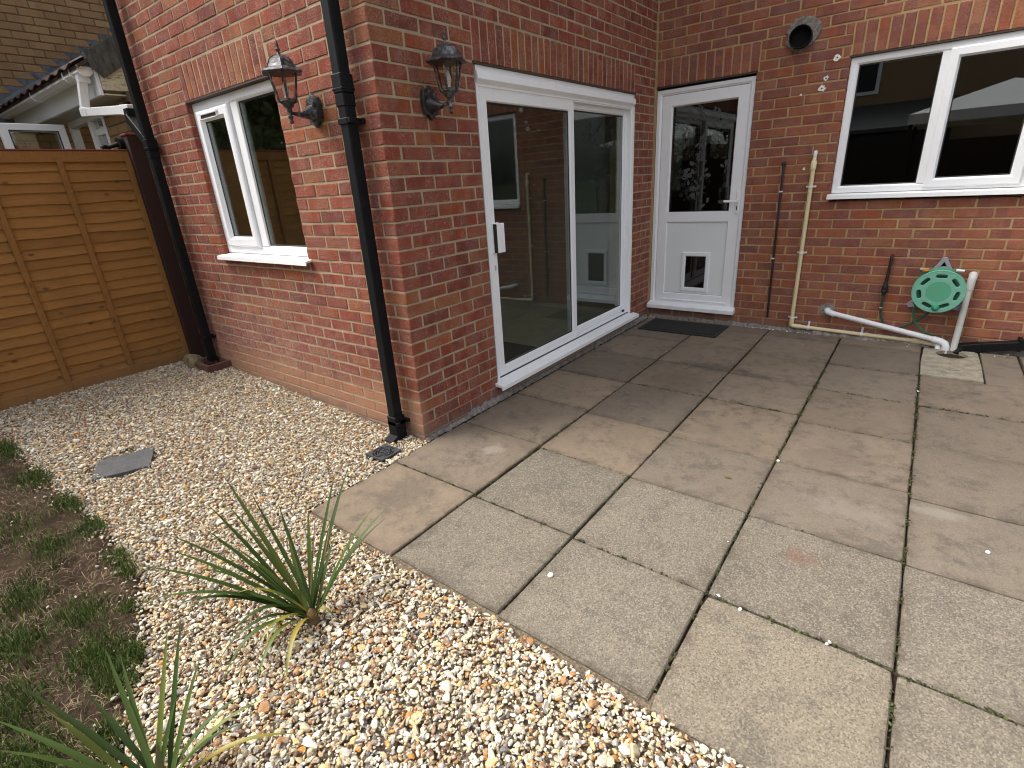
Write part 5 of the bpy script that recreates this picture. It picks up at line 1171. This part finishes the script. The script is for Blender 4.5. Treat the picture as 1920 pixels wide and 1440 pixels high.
def scatter(name, pts, size, mat, subs, tilt=0.45):
    Vs, Fs, Ss, b = [], [], [], 0; near = np.linalg.norm(pts - CAM, axis=1) < 2.3
    sm = []
    for lod, sub in ((True, subs[0]), (False, subs[1])):
        pr_, F0 = protos(sub, 40); idx = np.nonzero(near == lod)[0]; N_ = len(idx)
        if not N_: continue
        pi = rng.integers(0, 40, N_); base = np.stack(pr_)[pi]
        yaw = rng.uniform(0, 6.283, N_); tl = rng.normal(0, tilt, N_); tz = rng.uniform(0, 6.283, N_)
        cy, sy = np.cos(yaw), np.sin(yaw); ct, st_ = np.cos(tl), np.sin(tl); ca, sa = np.cos(tz), np.sin(tz); z_, o_ = np.zeros(N_), np.ones(N_)
        Rz = lambda c, s: np.stack([np.stack([c, -s, z_], -1), np.stack([s, c, z_], -1), np.stack([z_, z_, o_], -1)], 1)
        Rx = np.stack([np.stack([o_, z_, z_], -1), np.stack([z_, ct, -st_], -1), np.stack([z_, st_, ct], -1)], 1)
        Rm = Rz(ca, sa) @ Rx @ Rz(cy, sy)
        P_ = np.einsum('nij,nvj->nvi', Rm, base) * size[idx][:, None, None] + pts[idx][:, None, :]
        nv = base.shape[1]; Vs.append(P_.reshape(-1, 3)); Fs.append((F0[None] + (np.arange(N_) * nv)[:, None, None] + b).reshape(-1, 3)); b += N_ * nv
        Ss.append(np.repeat(rng.random(N_), nv)); sm.append(np.repeat(rng.random(N_) < 0.3, len(F0)))
    V, F, S, sm = np.concatenate(Vs), np.concatenate(Fs), np.concatenate(Ss), np.concatenate(sm)
    me = bpy.data.meshes.new(name); me.vertices.add(len(V)); me.vertices.foreach_set('co', V.astype(np.float32).ravel())
    me.loops.add(F.size); me.loops.foreach_set('vertex_index', F.astype(np.int32).ravel()); me.polygons.add(len(F))
    me.polygons.foreach_set('loop_start', np.arange(0, F.size, 3, dtype=np.int32)); me.polygons.foreach_set('use_smooth', sm)
    me.update(calc_edges=True); me.attributes.new('srnd', 'FLOAT', 'POINT').data.foreach_set('value', S.astype(np.float32)); me.materials.append(M[mat])
    o = bpy.data.objects.new(name, me); COL.objects.link(o); return o


def jitter(x0, x1, y0, y1, sp):
    X, Y = np.meshgrid(np.arange(x0, x1, sp), np.arange(y0, y1, sp)); X = X.ravel() + rng.uniform(-.6, .6, X.size) * sp; Y = Y.ravel() + rng.uniform(-.6, .6, Y.size) * sp; return X, Y


def in_gravel(X, Y):
    edge = 0.008 * np.sin(X * 31) + 0.006 * np.sin(X * 77)
    ok = (Y > lawn_y(X) - 0.012 + 0.02 * rng.normal(0, 1, X.size)) & (X > -3.09) & (X < 3.4)
    ok &= ~((X > 0.052) & (Y > -0.862 + edge - 0.02 * np.clip(X - 1.0, 0, 3)))
    ok &= ~((X <= 0.06) & (Y > -0.012)) & ~((X < -0.13) & (X > -0.22) & (Y > -0.14)) & ~((X < -2.46) & (X > -2.81) & (Y > -0.19))
    ok &= ~((abs(X - gx0) < 0.083) & (abs(Y - gy0) < 0.083))
    return ok


def in_slate(X, Y): c = Vector((0, 0)); return (abs((X + 1.33) * .92 + (Y + 1.2) * .38) < .155) & (abs((Y + 1.2) * .92 - (X + 1.33) * .38) < .15)


PT, SZ = [], []
for sp, mu, dz in ((0.0155, 0.0088, -0.003), (0.0158, 0.0075, -0.012), (0.034, 0.013, 0.002), (0.018, 0.0053, 0.003)):
    X, Y = jitter(-3.1, 3.4, -2.6, 0.02, sp); ok = in_gravel(X, Y); ok &= ~((X > 1.75) & (Y < -1.55)); ok &= ~(in_slate(X, Y) & (dz > -0.01))
    if sp == 0.034: ok &= rng.random(X.size) < 0.5
    X, Y = X[ok], Y[ok]; s = mu * np.exp(rng.normal(0, .3, X.size)); s = np.clip(s, .004, .027)
    PT.append(np.stack([X, Y, zg(X) + dz + rng.uniform(-.005, .006, X.size)], -1)); SZ.append(s)
gr = scatter('gravel', np.concatenate(PT), np.concatenate(SZ), 'stone', (2, 1), 0.6); kind(gr, 'stuff')
XS = rng.uniform(-2.6, 0.8, 420); YS = lawn_y(XS) - np.abs(rng.normal(0, .05, 420)) - (rng.random(420) < .1) * rng.uniform(0, .3, 420); kind(scatter('gravel', np.stack([XS, YS, zg(XS) + 0.014], -1), rng.uniform(.004, .011, 420), 'stone', (2, 1)), 'stuff')
# crumbs of gravel along the wall foot and the patio joints
X = np.concatenate([rng.uniform(0.9, 1.6, 34), rng.uniform(0.03, 0.12, 8), rng.uniform(2.3, 3.3, 26), rng.choice([0.662, 1.25, 1.834, 2.405], 3) + rng.normal(0, .008, 3), rng.uniform(1.85, 3, 5)])
Y = np.concatenate([D - 0.04 - abs(rng.normal(0, .015, 34)), D - rng.uniform(.03, .12, 8), D - 0.06 - abs(rng.normal(0, .05, 26)), rng.uniform(-.8, 3, 3), -0.33 + rng.normal(0, .008, 5)])
kind(scatter('gravel', np.stack([X, Y, np.full(X.size, ZP + 0.003)], -1), rng.uniform(.004, .009, X.size), 'pale', (2, 1)), 'stuff')

# moss and grit in the joints
PX, PY = [], []
def line(x0, y0, x1, y1, n, sp): t_ = rng.random(n); t_ = np.clip(t_ + 0.06 * np.sin(t_ * 40), 0, 1); PX.append(x0 + (x1 - x0) * t_ + rng.normal(0, sp, n)); PY.append(y0 + (y1 - y0) * t_ + rng.normal(0, sp, n))
line(1.834, 0.8, 1.834, 2.55, 520, .008); line(1.834, -.8, 1.834, .8, 150, .004); line(2.405, .8, 2.405, 2.55, 380, .008); line(2.405, -.9, 2.405, .8, 190, .006); line(1.25, -.8, 1.25, 3.1, 260, .004); line(.665, -.6, .67, 1.4, 200, .005)
line(.67, .278, 1.25, .265, 130, .005); line(.08, -.285, .66, -.29, 110, .004); line(.67, -.303, 1.25, -.315, 110, .005); line(1.25, -.318, 1.83, -.325, 120, .006); line(1.84, .242, 2.4, .235, 60, .003); line(1.84, -.325, 2.4, -.335, 120, .006); line(2.41, -.338, 2.98, -.332, 140, .006); line(2.41, 1.95, 2.98, 1.95, 150, .006); line(1.84, 1.965, 2.4, 1.95, 90, .005); line(1.84, 1.36, 2.4, 1.357, 90, .004); line(.7, 1.468, 1.83, 1.46, 160, .005); line(1.84, 2.535, 2.4, 2.54, 70, .006); line(2.41, 3.26, 3.4, 3.28, 160, .025)
line(0.06, -.86, 2.5, -.9, 160, .008)
X, Y = np.concatenate(PX), np.concatenate(PY); kind(scatter('moss', np.stack([X, Y, np.full(X.size, ZP - 0.007) + rng.uniform(0, .008, X.size)], -1), rng.uniform(.003, .0085, X.size), 'moss', (1, 1)), 'stuff')


# ------------------------------------------------------------------ lawn grass
def blades(name, PX, PY, Z, L, W, lean, mat, seed, flat=0.0):
    rr = np.random.default_rng(seed); n = len(PX); a = rr.uniform(0, 6.283, n); ln = lean * abs(rr.normal(0, 1, n)) + flat
    L = L * rr.uniform(.6, 1.3, n); dx, dy = np.cos(a), np.sin(a); wx, wy = -dy * W / 2, dx * W / 2
    V = np.zeros((n, 7, 3)); 
    for i, t_ in enumerate((0, .4, .75)):
        out = np.sin(ln * (0.4 + t_ * .6)) * L * t_; up = np.cos(np.clip(ln * (0.4 + t_ * .8), 0, 1.52)) * L * t_; sc = (1, .85, .5)[i]
        V[:, 2 * i] = np.stack([PX + dx * out - wx * sc, PY + dy * out - wy * sc, Z + up], -1); V[:, 2 * i + 1] = np.stack([PX + dx * out + wx * sc, PY + dy * out + wy * sc, Z + up], -1)
    out = np.sin(np.clip(ln * 1.1, 0, 1.5)) * L; up = np.cos(np.clip(ln * 1.3, 0, 1.54)) * L; V[:, 6] = np.stack([PX + dx * out, PY + dy * out, Z + up], -1)
    F4 = np.array([[0, 1, 3, 2], [2, 3, 5, 4]]); m = MB(); b = (np.arange(n) * 7)[:, None, None]
    Fq = (F4[None] + b).reshape(-1, 4).tolist(); Ft = (np.array([[4, 5, 6]])[None] + b).reshape(-1, 3).tolist()
    me = bpy.data.meshes.new(name); me.from_pydata(V.reshape(-1, 3).tolist(), [], Fq + Ft); me.materials.append(M[mat]); me.attributes.new('srnd', 'FLOAT', 'POINT').data.foreach_set('value', np.repeat(rr.random(n), 7).astype(np.float32)); me.polygons.foreach_set('use_smooth', [True] * len(me.polygons))
    o = bpy.data.objects.new(name, me); COL.objects.link(o); return kind(o, 'stuff')


GP = [(-0.686, -1.70, .13, 420), (-1.548, -1.58, .13, 420), (-1.057, -1.53, .12, 380), (-0.72, -1.53, .1, 300), (-0.35, -1.53, .08, 160), (-0.054, -1.74, .12, 420), (0.216, -1.77, .13, 700), (-0.081, -1.93, .14, 600), (0.234, -2.0, .13, 600), (0.5, -2.02, .15, 700), (-2.123, -1.6, .17, 700), (0.378, -1.77, .08, 400), (-0.4, -1.85, .13, 400), (-1.0, -1.75, .15, 300), (0.1, -2.2, .2, 600), (0.45, -2.25, .2, 600), (-0.5, -2.2, .2, 500), (0.75, -2.15, .15, 500), (-2.75, -1.66, .15, 400), (-1.9, -1.8, .2, 400), (0.05, -1.63, .05, 120), (0.32, -1.69, .05, 160), (-0.2, -1.55, .05, 120), (0.6, -1.86, .06, 200)]
PX = np.concatenate([g_[0] + rng.normal(0, g_[2] * .55, int(g_[3] * 1.7)) for g_ in GP]); PY = np.concatenate([g_[1] + rng.normal(0, g_[2] * .36, int(g_[3] * 1.7)) for g_ in GP])
ok = PY < lawn_y(PX) + 0.01; PX, PY = PX[ok], PY[ok]
blades('grass', PX, PY, zg(PX) + 0.004, 0.052, 0.0026, 0.55, 'grass', 3)
PX, PY = rng.uniform(-2.9, 1.0, 11000), rng.uniform(-2.6, -1.5, 11000); ok = PY < lawn_y(PX) - 0.01; PX, PY = PX[ok], PY[ok]
blades('dead_grass', PX, PY, zg(PX) + 0.014, 0.045, 0.0018, 0.25, 'straw', 5, 1.15)
PX, PY = rng.uniform(-2.9, 1.0, 12000), rng.uniform(-2.6, -1.5, 12000); pn = np.sin(PX * 9 + 2 * np.sin(PY * 7)) + np.sin(PY * 13 + PX * 4) + rng.normal(0, .7, 12000); PX, PY = PX[pn > 1.9], PY[pn > 1.9]; ok = PY < lawn_y(PX) - 0.01; PX, PY = PX[ok], PY[ok]
blades('grass', PX, PY, zg(PX) + 0.004, 0.034, 0.0022, 0.8, 'grass', 8)
